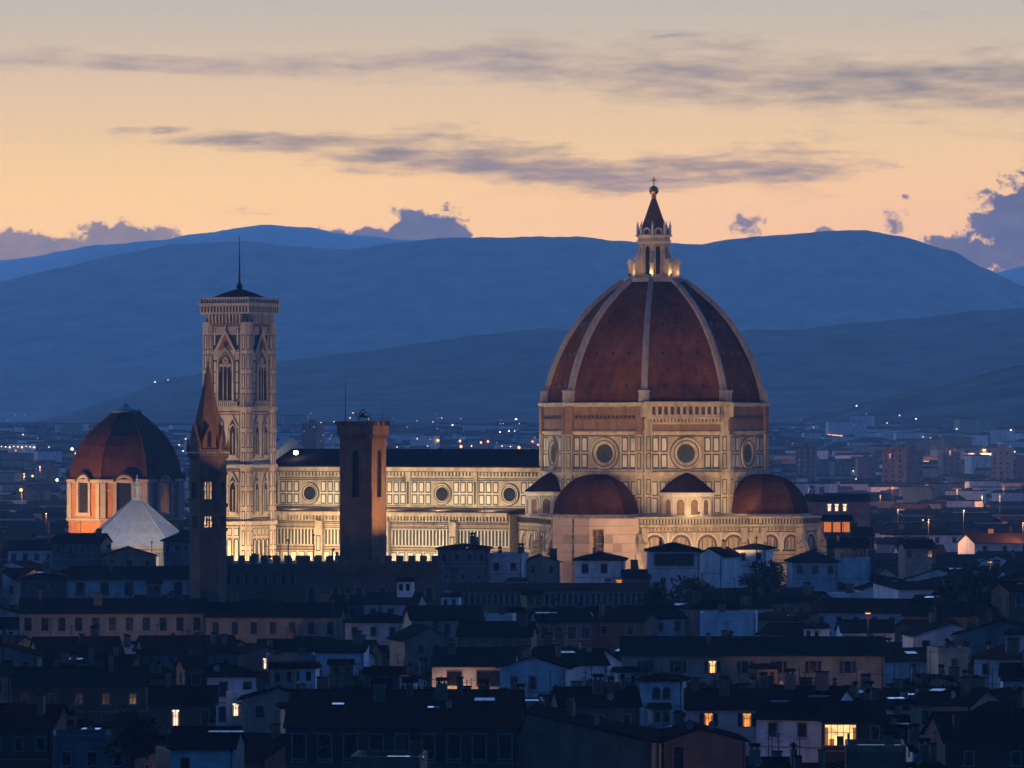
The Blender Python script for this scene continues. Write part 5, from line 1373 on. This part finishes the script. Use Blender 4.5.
# ------------------------------------------------------------------ the other houses of the old town, row by row
ORD = ['zeroth', 'first', 'second', 'third', 'fourth', 'fifth', 'sixth', 'seventh', 'eighth', 'ninth', 'tenth', 'eleventh', 'twelfth', 'thirteenth', 'fourteenth', 'fifteenth', 'sixteenth', 'seventeenth', 'eighteenth', 'nineteenth', 'twentieth', 'twenty-first', 'twenty-second', 'twenty-third', 'twenty-fourth', 'twenty-fifth', 'twenty-sixth', 'twenty-seventh', 'twenty-eighth', 'twenty-ninth', 'thirtieth', 'thirty-first', 'thirty-second', 'thirty-third', 'thirty-fourth', 'thirty-fifth', 'thirty-sixth', 'thirty-seventh', 'thirty-eighth']
RN = {'gx': 'gable', 'gy': 'front gable', 'hip': 'hip', 'flat': 'flat', 'shed': 'lean-to'}
SKYL = [900.0] * 1700      # highest row already covered in each column (columns -300..1400)
def cover(poly, top):
    Y_ = sum(p[1] for p in poly) / 4; c0 = min(512 + F * p[0] / p[1] for p in poly); c1 = max(512 + F * p[0] / p[1] for p in poly); r = HY + (CZ - top) * F / Y_
    return int(max(0, c0 + 300)), int(min(1699, c1 + 300)), r
placed_cov = sorted([(f['y'], f['poly'], f['top']) for f in PLACED], key=lambda t: t[0])
rnd = random.Random(41)
made = []
Y = 568.0; row = 0
while Y < 1262 and len(made) < 245:
    while placed_cov and placed_cov[0][0] < Y:
        a_, b_, r_ = cover(placed_cov[0][1], placed_cov[0][2]); placed_cov.pop(0)
        for q in range(a_, b_ + 1): SKYL[q] = min(SKYL[q], r_)
    half = Y * 0.0948 + 10
    x = -half + rnd.uniform(-6, 6)
    fillers = []; hid = []
    while x < half + 4:
        for attempt in range(7):
            w = rnd.uniform(6.5, 13.5) * (1.0 + (Y - 560) / 1300) * (1 - attempt * 0.11); d = rnd.uniform(9, 15) * (1 - attempt * 0.07)
            rz = rnd.choice((R(-29), R(-22), R(-6), R(3), R(10), R(20))) + rnd.uniform(-.06, .06)
            cxx = x + w / 2 + 0.3; cyy = Y + rnd.uniform(-4, 5)
            poly = rect(cxx, cyy, rz, w, d, 0.25)
            if any(overlap(poly, f) for f in FOOT): continue
            lim = max_top(poly) - 1.6
            ev = min(rnd.uniform(12.0, 19.0) + (Y - 560) / 700 * 4.5 + (rnd.random() < 0.14) * 3.5, lim - 0.5)
            if ev < 5.5: continue
            roof = rnd.choices(('gx', 'gy', 'hip', 'flat', 'shed'), (0.42, 0.18, 0.22, 0.10, 0.08))[0]
            rise = min((0.17 * d if roof == 'gx' else 0.15 * w if roof == 'gy' else 0.14 * min(w, d) if roof == 'hip' else 1.0), 2.8)
            wl_ = rnd.choices(list(WALLS), (0.36, 0.2, 0.14, 0.05, 0.15, 0.05, 0.05))[0]; rf_ = rnd.choices(list(ROOFS), (0.4, 0.45, 0.15))[0]
            top_ = ev + (rise if roof != 'flat' else 0.5); a_, b_, r_ = cover(poly, top_)
            FOOT.append(rect(cxx, cyy, rz, w, d)); x += w + rnd.choice((0.3, 0.8, 1.5, 4.0))
            if b_ <= a_ or r_ > 768 or r_ > max(SKYL[a_:b_ + 1]) - 3.0: break          # nothing of it would show
            hid.append((a_, b_, r_))
            fillers.append((cxx, cyy, rz, w, d, ev, roof, rise, wl_, rf_)); break
        else: x += 5
    for a_, b_, r_ in hid:
        for q in range(a_, b_ + 1): SKYL[q] = min(SKYL[q], r_)
    fillers.sort(key=lambda f: f[0] / f[1])
    if fillers: row += 1
    for i, (cxx, cyy, rz, w, d, ev, roof, rise, wl_, rf_) in enumerate(fillers):
        near = cyy < 900
        nf = max(1, int(w / 3.4)); h_ = rnd.uniform(1.3, 1.9); ww = rnd.uniform(0.85, 1.15)
        h_ = round(h_ * 4) / 4; ww = round(ww * 10) / 10
        rows_ = 2 if near else 1
        lit = {}
        if rnd.random() < 0.10: lit = {rnd.randrange(nf): rnd.choice(('lit_orange', 'lit_warm', 'lit_pale'))}
        wins = [(nf, 0.9, ww, h_, lit)] + ([(nf, 4.5, ww, h_)] if rows_ > 1 and ev > 9 else [])
        if rnd.random() < 0.12: wins = []
        nsd = max(1, int(d / 4.2))
        sky = ()
        if rnd.random() < 0.30: sky = ((rnd.uniform(-w * .25, w * .25), rnd.uniform(-d * .3, -d * .1), round(rnd.uniform(1.2, 3.6) * 2) / 2, round(rnd.uniform(0.8, 1.6) * 2) / 2, rnd.choice((5, 9, 13)), rnd.choice(('glass', 'metal'))),)
        n_l = len(fillers)
        pos = (ORD[i + 1] + ' from left') if i < n_l / 2 else (ORD[n_l - i] + ' from right')
        lab = f"{wl_} house with {rf_} {RN[roof]} roof, {pos} in the {ORD[row]} rooftop row up"
        o = house(cxx, cyy, rz, w, d, ev, roof, rise, wl_, rf_, wins=wins, side=[(nsd, 0.9, ww, h_)] if wins and abs(rz) > .15 else None, chim=rnd.choice((1, 2, 2, 3)) if near else rnd.choice((0, 1, 2)), ant=rnd.choice((1, 1, 2, 3)) if near else rnd.choice((0, 0, 1)), dish=1 if near and rnd.random() < .45 else 0,
                  sky=sky, label=lab, group='tiled houses of the old town', shut=cyy < 760 and rnd.random() < .7, altana=(rnd.uniform(-w * .25, w * .25), rnd.uniform(-1, 1), rnd.uniform(2.4, 3.6)) if rnd.random() < (.22 if near else .12) and w > 8 else None, annex=(rnd.choice((-1, 1)), w * rnd.uniform(.3, .5), rnd.uniform(2, 3.2), ev * rnd.uniform(.55, .8)) if near and rnd.random() < .35 else None, detail=2 if near else 1)
        made.append(o)
    Y += 14 + (Y - 560) * 0.028
print("FILL", len(made), row, Y); import sys; sys.stderr.write("FILL %d %d %.0f\n" % (len(made), row, Y))
# ------------------------------------------------------------------ houses beyond the cathedral
far_made = []
rowsY = [(1440, 'nearest'), (1540, 'second'), (1660, 'third'), (1830, 'fourth')]
rf2 = random.Random(5)
for (Y0, rn) in rowsY:
    for side_, (pa, pb) in (('right', (812, 1050)), ('left', (-20, 62))):
        x = at(pa, Y0); lst = []
        while x < at(pb, Y0):
            w = rf2.uniform(14, 26) * (1 if side_ == 'right' else 0.9); d = rf2.uniform(12, 18); rz = rf2.choice((R(-29), R(-18), R(4), R(14)))
            cxx, cyy = x + w / 2, Y0 + rf2.uniform(-18, 18); x += w + rf2.uniform(2, 9)
            if any(overlap(rect(cxx, cyy, rz, w, d, 1), f) for f in FOOT): continue
            lst.append((cxx, cyy, rz, w, d, rf2.uniform(13, 20), rf2.choice(('gx', 'gx', 'hip', 'gy'))))
        lst.sort(key=lambda t: t[0] / t[1])
        for i, (cxx, cyy, rz, w, d, ev, roof) in enumerate(lst):
            wl_ = rf2.choice(('pale', 'cream', 'tan', 'grey', 'pale')); rf_ = rf2.choice(('brown', 'dark', 'reddish'))
            ps = ORD[i + 1] + ' from left'
            place = 'beyond the apse' if side_ == 'right' else 'by the domed chapel'
            lit = {rf2.randrange(4): 'lit_warm'} if rf2.random() < .25 else {}
            house(cxx, cyy, rz, w, d, ev, roof, None, wl_, rf_, wins=[(4, 0.9, 1.2, 1.8, lit)], chim=rf2.choice((0, 1)), detail=1, label=f"{wl_} {RN[roof]} roofed house {place}, {ps} in the {rn} row", group='hazy houses beyond the cathedral')
for o in [q for q in bpy.data.objects if q.parent is None and q.get('label') and len(q['label'].replace(',', ' ').split()) > 16]: print('LONG', o.name, o['label'])
# loggia glowing orange
x0, x1, Yq = at(812, 1390), at(851, 1390), 1390.0
lg = empty('loggia', ((x0 + x1) / 2, Yq, 0), 0, 'low building with an arched loggia glowing bright orange beside the apse', 'building')
mat('lit_vault', (0.6, 0.3, 0.1), 0.8, 0.3, 0.5, emis=(1.0, 0.27, 0.05), estr=0.6)  # lamplight on the loggia's back wall put in as emission
m = MB(); w = x1 - x0; zt = zat(521, Yq)
m.box(IDF, -w / 2, w / 2, 0.4, 9, -0.5, zt, 0); m.box(IDF, -w / 2, w / 2, -3, 0.4, -0.5, zat(533, Yq), 0)
for i in range(5): c = -w / 2 + 0.3 + i * (w - .6) / 4; m.box(IDF, c - .22, c + .22, -3, -2.5, zat(533, Yq), zt, 0)
m.build('wall', ['plaster_tan'], lg)
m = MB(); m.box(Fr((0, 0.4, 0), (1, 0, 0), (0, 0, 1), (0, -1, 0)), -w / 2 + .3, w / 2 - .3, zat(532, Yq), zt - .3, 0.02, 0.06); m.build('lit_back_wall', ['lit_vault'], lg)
m = MB(); m.prism(Fr((0, 0, 0), (0, 1, 0), (0, 0, 1), (1, 0, 0)), [(-3.6, zt), (9.6, zt), (3, zt + 1.6)], -w / 2 - .5, w / 2 + .5); m.build('roof', ['roof_dark'], lg)
# building with three bright white windows
Yq = 1720.0
wb = house((at(806, Yq) + at(868, Yq)) / 2, Yq, R(2), at(868, Yq) - at(806, Yq), 12, zat(501, Yq), 'gx', None, 'grey', 'dark', wins=[([-3.0, -0.7, 1.9], 0.9, 1.3, 2.2, {0: 'lit_pale', 1: 'lit_pale', 2: 'lit_pale'})], chim=1, detail=1, label='hazy grey house with three bright white windows above the orange loggia', group=None)
MATS['lit_pale'].node_tree.nodes['Principled BSDF'].inputs['Emission Color'].default_value = (1.0, 0.86, 0.6, 1)

# apartment blocks on the plain
AB = [(881, 905, 448, 'tan'), (905, 924, 451, 'grey'), (941, 962, 452, 'pinkish'), (965, 985, 455, 'pale'), (990, 1012, 449, 'cream'), (857, 877, 459, 'pinkish'), (833, 852, 463, 'grey'), (1014, 1045, 456, 'tan'), (795, 815, 447, 'grey'), (2, 26, 464, 'tan'), (36, 60, 468, 'grey'), (300, 318, 424, 'grey')]
for i, (a, b, yt, wl_) in enumerate(AB):
    Yq = 3350 + (i * 137) % 420; w = at(b, Yq) - at(a, Yq); gq = gz(0, Yq); h = zat(yt, Yq) - gq
    desc = ['widest apartment slab on the hazy plain right of the dome', 'dark grey apartment tower close beside the widest slab', 'pinkish apartment block in the middle of the hazy plain', 'narrow pale apartment block right of the pinkish one on the hazy plain', 'cream apartment tower near the right edge of the hazy plain', 'low pinkish apartment block left of the widest slab', 'low grey apartment block close behind the right tribune dome', 'tan apartment block cut by the right edge of the picture', 'tall grey apartment block just right of the drum', 'tan apartment block at the left edge of the far plain', 'grey apartment block left of the domed chapel on the far plain', 'grey tower block on the far plain right of the bell tower'][i]
    o = empty('apartment_block', ((at(a, Yq) + at(b, Yq)) / 2, Yq, gq), R([-12, 4, 9, -20][i % 4]), desc, 'apartment block', 'apartment blocks on the far plain')
    w *= 0.9
    m = MB(); m.box(IDF, -w / 2, w / 2, 0, 14, -1, h, 0); m.box(IDF, -w / 2 - .3, w / 2 + .3, -.3, 14.3, h, h + .5, 0); m.box(IDF, -2, 2, 5, 9, h + .5, h + 3, 0); m.build('wall', ['plaster_' + wl_], o)
    n = max(3, int(w / 4))
    for k in range(n):
        c = -w / 2 + (k + .5) * w / n; q = MB()
        for fl in range(int(h / 3.2)): q.box(FRONT, c - .75, c + .75, 1 + fl * 3.2, 2.7 + fl * 3.2, 0.02, 0.08)
        tag(q.build('window_column', ['window_glass'], o), kind='stuff')

# the rest of the far city, past what one could count
mats_ = ['plaster_pale', 'plaster_cream', 'plaster_tan', 'plaster_grey', 'roof_brown', 'roof_dark', 'roof_reddish', 'lit_pale', 'lit_orange']
m = MB(); rf3 = random.Random(99); Y = 1420.0
far_foot = [f for f in FOOT if max(p[1] for p in f) > 1380]
while Y < 5600:
    half = Y * 0.0948 * 1.22 + 60; x = -half
    while x < half:
        big = Y > 2500 and rf3.random() < .08
        w = rf3.uniform(9, 20) * (1 + (Y - 1400) / 7000) * (1.2 if big else 1); d = rf3.uniform(10, 16); rz = rf3.choice((R(-29), R(-15), R(5), R(20))); h = rf3.uniform(8, 18) + (rf3.uniform(3, 11) if big else 0)
        cxx, cyy = x + w / 2, Y + rf3.uniform(-12, 12); x += w + rf3.uniform(0, 9)
        if rf3.random() < 0.10: continue
        pl = rect(cxx, cyy, rz, w, d, 1)
        if Y < 1950 and any(overlap(pl, f) for f in far_foot): continue
        if 1330 < Y < 1600 and 66 < 512 + F * cxx / cyy < 190: continue
        c, s_ = math.cos(rz), math.sin(rz); fr = Fr((cxx, cyy, gz(cxx, cyy)), (c, s_, 0), (-s_, c, 0), (0, 0, 1))
        wm = rf3.choice((0, 0, 0, 1, 1, 2, 3)); rm = 4 + rf3.randrange(3)
        m.box(fr, -w / 2, w / 2, -d / 2, d / 2, -1, h, wm)
        if big: m.box(fr, -w / 2 - .3, w / 2 + .3, -d / 2 - .3, d / 2 + .3, h, h + .5, rm)
        else:
            f2 = Fr(fr.O, fr.V, (0, 0, 1), fr.U); m.prism(f2, [(-d / 2 - .5, h), (d / 2 + .5, h), (0, h + d * .16)], -w / 2 - .4, w / 2 + .4, rm)
        if rf3.random() < 0.045:
            ff = Fr(fr(0, -d / 2, 0), fr.U, (0, 0, 1), -fr.V); u = rf3.uniform(-w / 3, w / 3); hh = h - rf3.uniform(1.5, 5)
            m.box(ff, u, u + rf3.uniform(.8, 1.6), hh - 1.3, hh, 0.02, 0.06, 7 + rf3.randrange(2))
    Y += 19 + (Y - 1400) * 0.009
ct = m.build('far_city', mats_)
tag(ct, 'countless small roofs of the far city fading into blue haze', 'city', kind='stuff')

# ------------------------------------------------------------------ far lamps
bpy.context.view_layer.update()
dg = bpy.context.evaluated_depsgraph_get()
hz.hide_viewport = False
def hit(px, py):
    d = Vector(((px - 512) / F, 1.0, (HY - py) / F)).normalized(); o_ = Vector((0, 1380, CZ)) ; o_ = Vector((0, 0, CZ)) + d * (1900.0 / d.y)
    for _ in range(6):
        ok, loc, nrm, idx, ob, mt = scene.ray_cast(dg, o_, d)
        if not ok: return None
        if ob.name.startswith('haze'): o_ = loc + d * 0.5; continue
        return loc
    return None
mat('lamp_white', (1, 1, 1), 0.5, 0, 1, emis=(1.0, 0.84, 0.62), estr=2.6, sample=False)
mat('lamp_amber', (1, .6, .3), 0.5, 0, 1, emis=(1.0, 0.44, 0.13), estr=2.6, sample=False)
mat('lamp_pinkish', (1, .6, .5), 0.5, 0, 1, emis=(1.0, 0.42, 0.34), estr=2.0, sample=False)
LAMPS = [(72, 449, 'w', 2.6, 'brightest white lamp left of the domed chapel'), (75.5, 453.5, 'w', 1.3, 'small white lamp just under the brightest one left of the domed chapel'), (32.5, 476, 'a', 2.0, 'amber lamp on a pole over the square at far left'), (21, 490, 'a', 2.8, 'large amber lamp low at far left'), (57, 480, 'w', 2.4, 'tall white lamp between the amber lamps and the domed chapel'),
 (23, 434.6, 'w', 1.0, 'lone faint white lamp above the row of lamps at left'), (49, 447, 'w', 0.9, 'faint white lamp left of the brightest one'), (186, 439, 'p', 2.0, 'pink lamp between the domed chapel and the spire'), (179, 445, 'w', 1.2, 'upper white lamp under the pink lamp by the spire'), (183, 451, 'w', 1.2, 'lower white lamp under the pink lamp by the spire'),
 (155, 382, 'w', 1.3, 'white lamp on the wooded slope above the domed chapel'), (168, 380, 'w', 0.8, 'faint white lamp on the crest above the domed chapel'),
 (516, 419.5, 'w', 2.0, 'brightest white lamp on the slope above the nave roof'), (452.5, 425, 'w', 1.4, 'white lamp on the slope over the middle of the nave'), (500, 432, 'w', 1.2, 'first of three white lamps close together above the nave'), (509, 431, 'w', 1.3, 'middle one of three white lamps close together above the nave'), (514.5, 431, 'w', 1.1, 'last of three white lamps close together above the nave'),
 (438, 440.5, 'a', 2.4, 'amber lamp standing alone right of the square tower'), (460, 441, 'a', 2.2, 'amber lamp with a second one beneath it above the nave'), (461, 446.5, 'a', 2.5, 'broad amber lamp touching the nave roof line'), (481, 442.5, 'a', 1.9, 'left one of an amber pair above the nave roof'), (488, 441.5, 'a', 2.0, 'right one of an amber pair above the nave roof'), (471.5, 446, 'w', 1.1, 'small white lamp between the amber lamps on the roof line'),
 (519, 447.5, 'a', 2.5, 'brightest amber lamp near the drum on the roof line'), (532.5, 441.5, 'a', 1.6, 'amber lamp close left of the drum'), (538, 445, 'p', 1.9, 'pink lamp touching the left edge of the drum'), (502, 446, 'w', 1.0, 'small white lamp on the roof line left of the brightest amber lamp'), (510.5, 446.5, 'w', 0.9, 'tiny white lamp next to the brightest amber lamp'), (397, 447, 'p', 1.3, 'pinkish lamp right beside the square tower'), (427.6, 446, 'p', 1.2, 'pinkish lamp between the square tower and the lone amber lamp'),
 (441.7, 418, 'w', 0.9, 'faint white lamp high on the slope over the nave'), (334, 422, 'w', 1.1, 'white lamp left of the square tower mast'), (433, 422, 'w', 0.8, 'faint lamp on the slope right of the square tower'), (321, 422.5, 'w', 0.8, 'faint lamp left of the square tower'),
 (353, 413, 'a', 1.2, 'lamp seen through the left side of the bell frame'), (366, 415, 'a', 1.2, 'lamp seen at the right side of the bell frame'), (350, 418, 'w', 1.1, 'white lamp at the foot of the bell frame'), (368, 419, 'w', 0.9, 'small white lamp right of the bell frame foot'),
 (856.6, 406, 'w', 1.4, 'lone white lamp highest on the dark slope right of the dome'), (899.6, 415.5, 'w', 1.1, 'white lamp in the middle of the slope cluster at right'), (916, 419, 'w', 1.4, 'brighter white lamp right in the slope cluster'), (887, 423, 'w', 0.9, 'lowest lamp of the slope cluster at right'),
 (956.6, 429, 'w', 1.2, 'bluish white lamp beneath the slope at right'), (1011, 430, 'w', 1.3, 'white lamp near the right edge of the slope'), (923, 437, 'w', 0.9, 'faint lamp over the apartment slabs'), (1014.7, 451.7, 'w', 1.1, 'small white lamp on the block at the right edge'), (856, 479, 'w', 1.0, 'bluish lamp on the roofs right of the dome'), (923, 520, 'a', 1.0, 'small warm lamp among the roofs beyond the apse'), (807, 498, 'a', 0.9, 'small warm lamp just right of the tribune dome')]
for i in range(9): LAMPS.append((1.5 + i * 4.1, 446.3 + (i % 3) * .5, 'w', 0.85 + 0.25 * ((i * 7) % 3), None))
for i in range(11): LAMPS.append((828 + i * 1.4, 434.6 + 0.12 * i, 'a', 0.8, None))
rf4 = random.Random(17)
for i in range(48): LAMPS.append((rf4.choice((rf4.uniform(388, 538), rf4.uniform(388, 538), rf4.uniform(775, 1020), rf4.uniform(0, 60), rf4.uniform(285, 335))), rf4.uniform(412, 447), rf4.choice('waaap'), rf4.uniform(0.35, 0.6), None))
KM = {'w': 'lamp_white', 'a': 'lamp_amber', 'p': 'lamp_pinkish'}
_lm = {}
for (px, py, kd, sz_, lab) in LAMPS:
    p = hit(px, py)
    if p is None: continue
    scl = p.y / F * 0.62; r = round(sz_ * scl, 1) or 0.3
    d = Vector(((px - 512) / F, 1.0, (HY - py) / F)).normalized(); p = p - d * 4.0
    grp = 'row of white lamps along the far left plain' if (lab is None and px < 40 and sz_ > .7) else 'string of warm lamps low right of the dome' if (lab is None and 826 < px < 846 and sz_ > .7) else 'faint far lamps scattered over plain and slopes'
    tint = {'w': 'white', 'a': 'amber', 'p': 'pinkish'}[kd]
    o = empty('street_lamp', (p.x, p.y, p.z - 7), 0, lab or {'r': 'small white lamp in the level row along the far left plain', 's': 'tiny warm lamp in the bright string low on the plain right of the dome', 'f': f'faint tiny {tint} lamp lost in the haze of the far plain'}[grp[0]], 'street lamp', None if lab else (grp if grp[0] != 'f' else grp + ', ' + tint))
    key = (kd, r)
    if key not in _lm:
        q = MB(); q.rev(0, 0, [(0.15, 7.0 - r), (r * 0.75, 7.0 - r * .55), (r, 7.0), (r * .7, 7 + r * .6), (0.1, 7 + r)], 12, 0)
        w_ = MB(); w_.tube((0, 0, -6), (0, 0, 7.0 - r), 0.14, 5)
        _lm[key] = (mkmesh(q, [KM[kd]], 'lamp_head'), mkmesh(w_, ['iron'], 'post'))
    addo('lamp_head', _lm[key][0], o); addo('post', _lm[key][1], o)
# sodium glow that lights the streets of the plain
for i, (px, Yq, h_, pw, cl_) in enumerate([(950, 3150, 42, 700, (1, .45, .22)), (985, 3250, 42, 600, (1, .5, .3)), (890, 3100, 40, 170, (1, .5, .35)), (24, 2500, 34, 420, AMBER), (40, 2700, 36, 420, (1, .45, .25)), (462, 3300, 38, 300, AMBER), (1000, 2300, 26, 120, (1, .5, .25)), (868, 905, 24, 0.7, AMBER), (990, 1250, 24, 1.6, (1, .6, .3)), (70, 1190, 24, 1.2, AMBER), (700, 856, 13, 2.4, (1, .62, .36)), (820, 858, 13, 2.4, (1, .62, .36)), (110, 1012, 14, 2.2, (1, .62, .36)), (270, 1008, 14, 1.8, (1, .62, .36))]):
    Yq = float(Yq); x_ = at(px, Yq)
    lb = ['tall mast lamp over the pinkish apartment blocks', 'tall mast lamp near the right edge of the far plain', 'tall mast lamp before the widest apartment slab', 'tall amber mast lamp at far left', 'tall mast lamp behind the amber one at far left', 'tall amber mast lamp behind the nave roof', 'mast lamp among roofs near the right edge', 'small amber lamp in the lane behind the long cream house', 'mast lamp among roofs low on the right slope', 'amber lamp in the lane left of the long pale house', 'added fill lamp under the glowing window of the long cream house', 'added fill lamp under the right half of the long cream house', 'added fill lamp before the house with eleven small windows', 'added fill lamp before the house with seven narrow windows'][i]  # fill lamps at the end are added to warm the long house fronts
    o = empty('mast_lamp', (x_, Yq, 0), 0, lb, 'street lamp')
    q = MB(); q.tube((0, 0, 0), (0, 0, h_), 0.14, 6); q.box(IDF, -.5, .5, -.5, .5, h_, h_ + .25); q.build('post', ['iron'], o)
    q = MB(); q.box(IDF, -.4, .4, -.4, .4, h_ - .12, h_ - 0.01); q.build('lamp_head', ['lamp_amber'], o)
    l = bpy.data.lights.new('lamp', 'POINT'); l.energy = pw * K * (0.14 if Yq > 2000 else 1); l.color = cl_; l.shadow_soft_size = 0.8
    lo = bpy.data.objects.new('lamp', l); C.objects.link(lo); lo.parent = o; lo.location = (0, 0, h_ - 1.2)

rl = random.Random(23)
ZONES = [('among the far roofs right of the dome', 785, 1030, 1480, 2500, 9, 26), ('among the far roofs at the left edge', -10, 62, 1500, 2400, 3, 26), ('over a lane of the old town', 0, 1024, 640, 1230, 22, 19), ('on the far plain behind the nave', 290, 535, 2900, 4300, 5, 24), ('on the far plain right of the dome', 790, 1030, 2600, 4300, 8, 24)]
for (wh, pa, pb, ya, yb, n, h_) in ZONES:
    for i in range(n):
        Yq = rl.uniform(ya, yb); x_ = at(pa + (pb - pa) * (i + rl.uniform(.1, .9)) / n, Yq); hh = h_ + rl.uniform(-2, 2); near_ = Yq < 1260
        if near_:
            for _ in range(30):
                pl = rect(x_, Yq, 0, 1.2, 1.2)
                if any(overlap(pl, f) for f in FOOT): x_ += rl.uniform(-9, 9); Yq += rl.uniform(-9, 9)
                else: break
            else: continue
            hh = rl.uniform(9, 13)
        cl_ = rl.choice(((1, .5, .2), (1, .58, .3), (1, .45, .2)))
        o = empty('lane_lamp' if near_ else 'mast_lamp', (x_, Yq, gz(x_, Yq)), 0, f'slim {"lane" if near_ else "mast"} lamp with a warm head standing {wh}', 'street lamp', 'warm lamps ' + wh)
        q = MB(); q.tube((0, 0, 0), (0, 0, hh), 0.09, 6); q.tube((0, 0, hh - .1), (0, -1.1, hh + .1), 0.06, 5); q.build('post', ['iron'], o)
        q = MB(); q.box(IDF, -.22, .22, -1.5, -1.0, hh - .05, hh + .08); q.build('lamp_head', ['lamp_amber'], o)
        l = bpy.data.lights.new('lamp', 'POINT'); l.energy = K * (rl.uniform(0.5, 1.3) if near_ else rl.uniform(10, 26) * (Yq / 2200) ** 1.2); l.color = cl_; l.shadow_soft_size = 0.4
        lo = bpy.data.objects.new('lamp', l); C.objects.link(lo); lo.parent = o; lo.location = (0, -1.25, hh - 0.4)

# ------------------------------------------------------------------ trees
mat('leaves', (0.035, 0.05, 0.025), 0.8, 0.5, 0.8, spec=0.1); mat('bark', (0.06, 0.045, 0.035), 0.95, 0.3, 2.0)
def tree(x, y, z0, h, r, label, cypress=False, seed=0, n=900):
    t = random.Random(seed); o = empty('cypress' if cypress else 'broadleaf_tree', (x, y, z0), t.uniform(0, 6), label, 'tree')
    m = MB(); m.tube((0, 0, -1), (0, 0, h * .55), .05 * h * .6, 8, 0, .02 * h)
    for i in range(6):
        a = t.uniform(0, 6.28); m.tube((0, 0, h * t.uniform(.25, .5)), (math.cos(a) * r * .6, math.sin(a) * r * .6, h * t.uniform(.6, .85)), .012 * h, 5, 0, .004 * h)
    m.build('trunk', ['bark'], o)
    m = MB(); cl = []
    if cypress: cl = [(0, 0, h * (.15 + .8 * k / 12), r * (1.05 - .95 * (k / 12) ** 1.6)) for k in range(13)]
    else:
        for k in range(13): a = t.uniform(0, 6.28); q = t.uniform(0, .75) * r; cl.append((math.cos(a) * q, math.sin(a) * q, h * t.uniform(.5, .88), r * t.uniform(.3, .48)))
    for k in range(n):
        cx, cyy, cz, cr = t.choice(cl); d = Vector((t.gauss(0, 1), t.gauss(0, 1), t.gauss(0, 1) * .8)).normalized() * cr * t.uniform(.55, 1.08)
        p = Vector((cx, cyy, cz)) + d; u = Vector((t.gauss(0, 1), t.gauss(0, 1), t.gauss(0, 1))).normalized(); v = u.orthogonal().normalized(); s_ = t.uniform(.22, .5)
        m.add([p - u * s_, p - v * s_ * .7, p + u * s_, p + v * s_ * .7], [(0, 1, 2, 3)])
    m.build('crown', ['leaves'], o)
TR = [(772, 588, 1100, 11, 4.5, 'dark round tree between the narrow tower house and the pointed hip roof'), (757, 592, 1080, 9, 4.0, 'smaller dark tree left of the round tree under the apse'), (962, 604, 1020, 15, 5.5, 'dark round tree rising from the roofs on the right'), (690, 602, 1060, 10, 4.0, 'dark bushy tree on the terrace right of the tall loggia house'), (712, 604, 1065, 9, 4.0, 'second bushy tree on the terrace beside the bright house'), (660, 604, 1055, 8, 3.6, 'low bushy tree under the tall loggia house'), (128, 748, 628, 9, 3.4, 'low tree in a courtyard at the bottom left')]
for i, (px, py, Yq, h, r, lb) in enumerate(TR): tree(at(px, Yq), Yq, zat(py, Yq) - h * .5, h, r, lb, seed=i)
tree(at(812, 2300), 2300, 0, 34, 3.8, 'tall pointed cypress on the plain right of the drum', True, 50, 700)
tree(at(820, 2320), 2320, 0, 26, 3.4, 'shorter cypress right beside the tall pointed one', True, 51, 500)
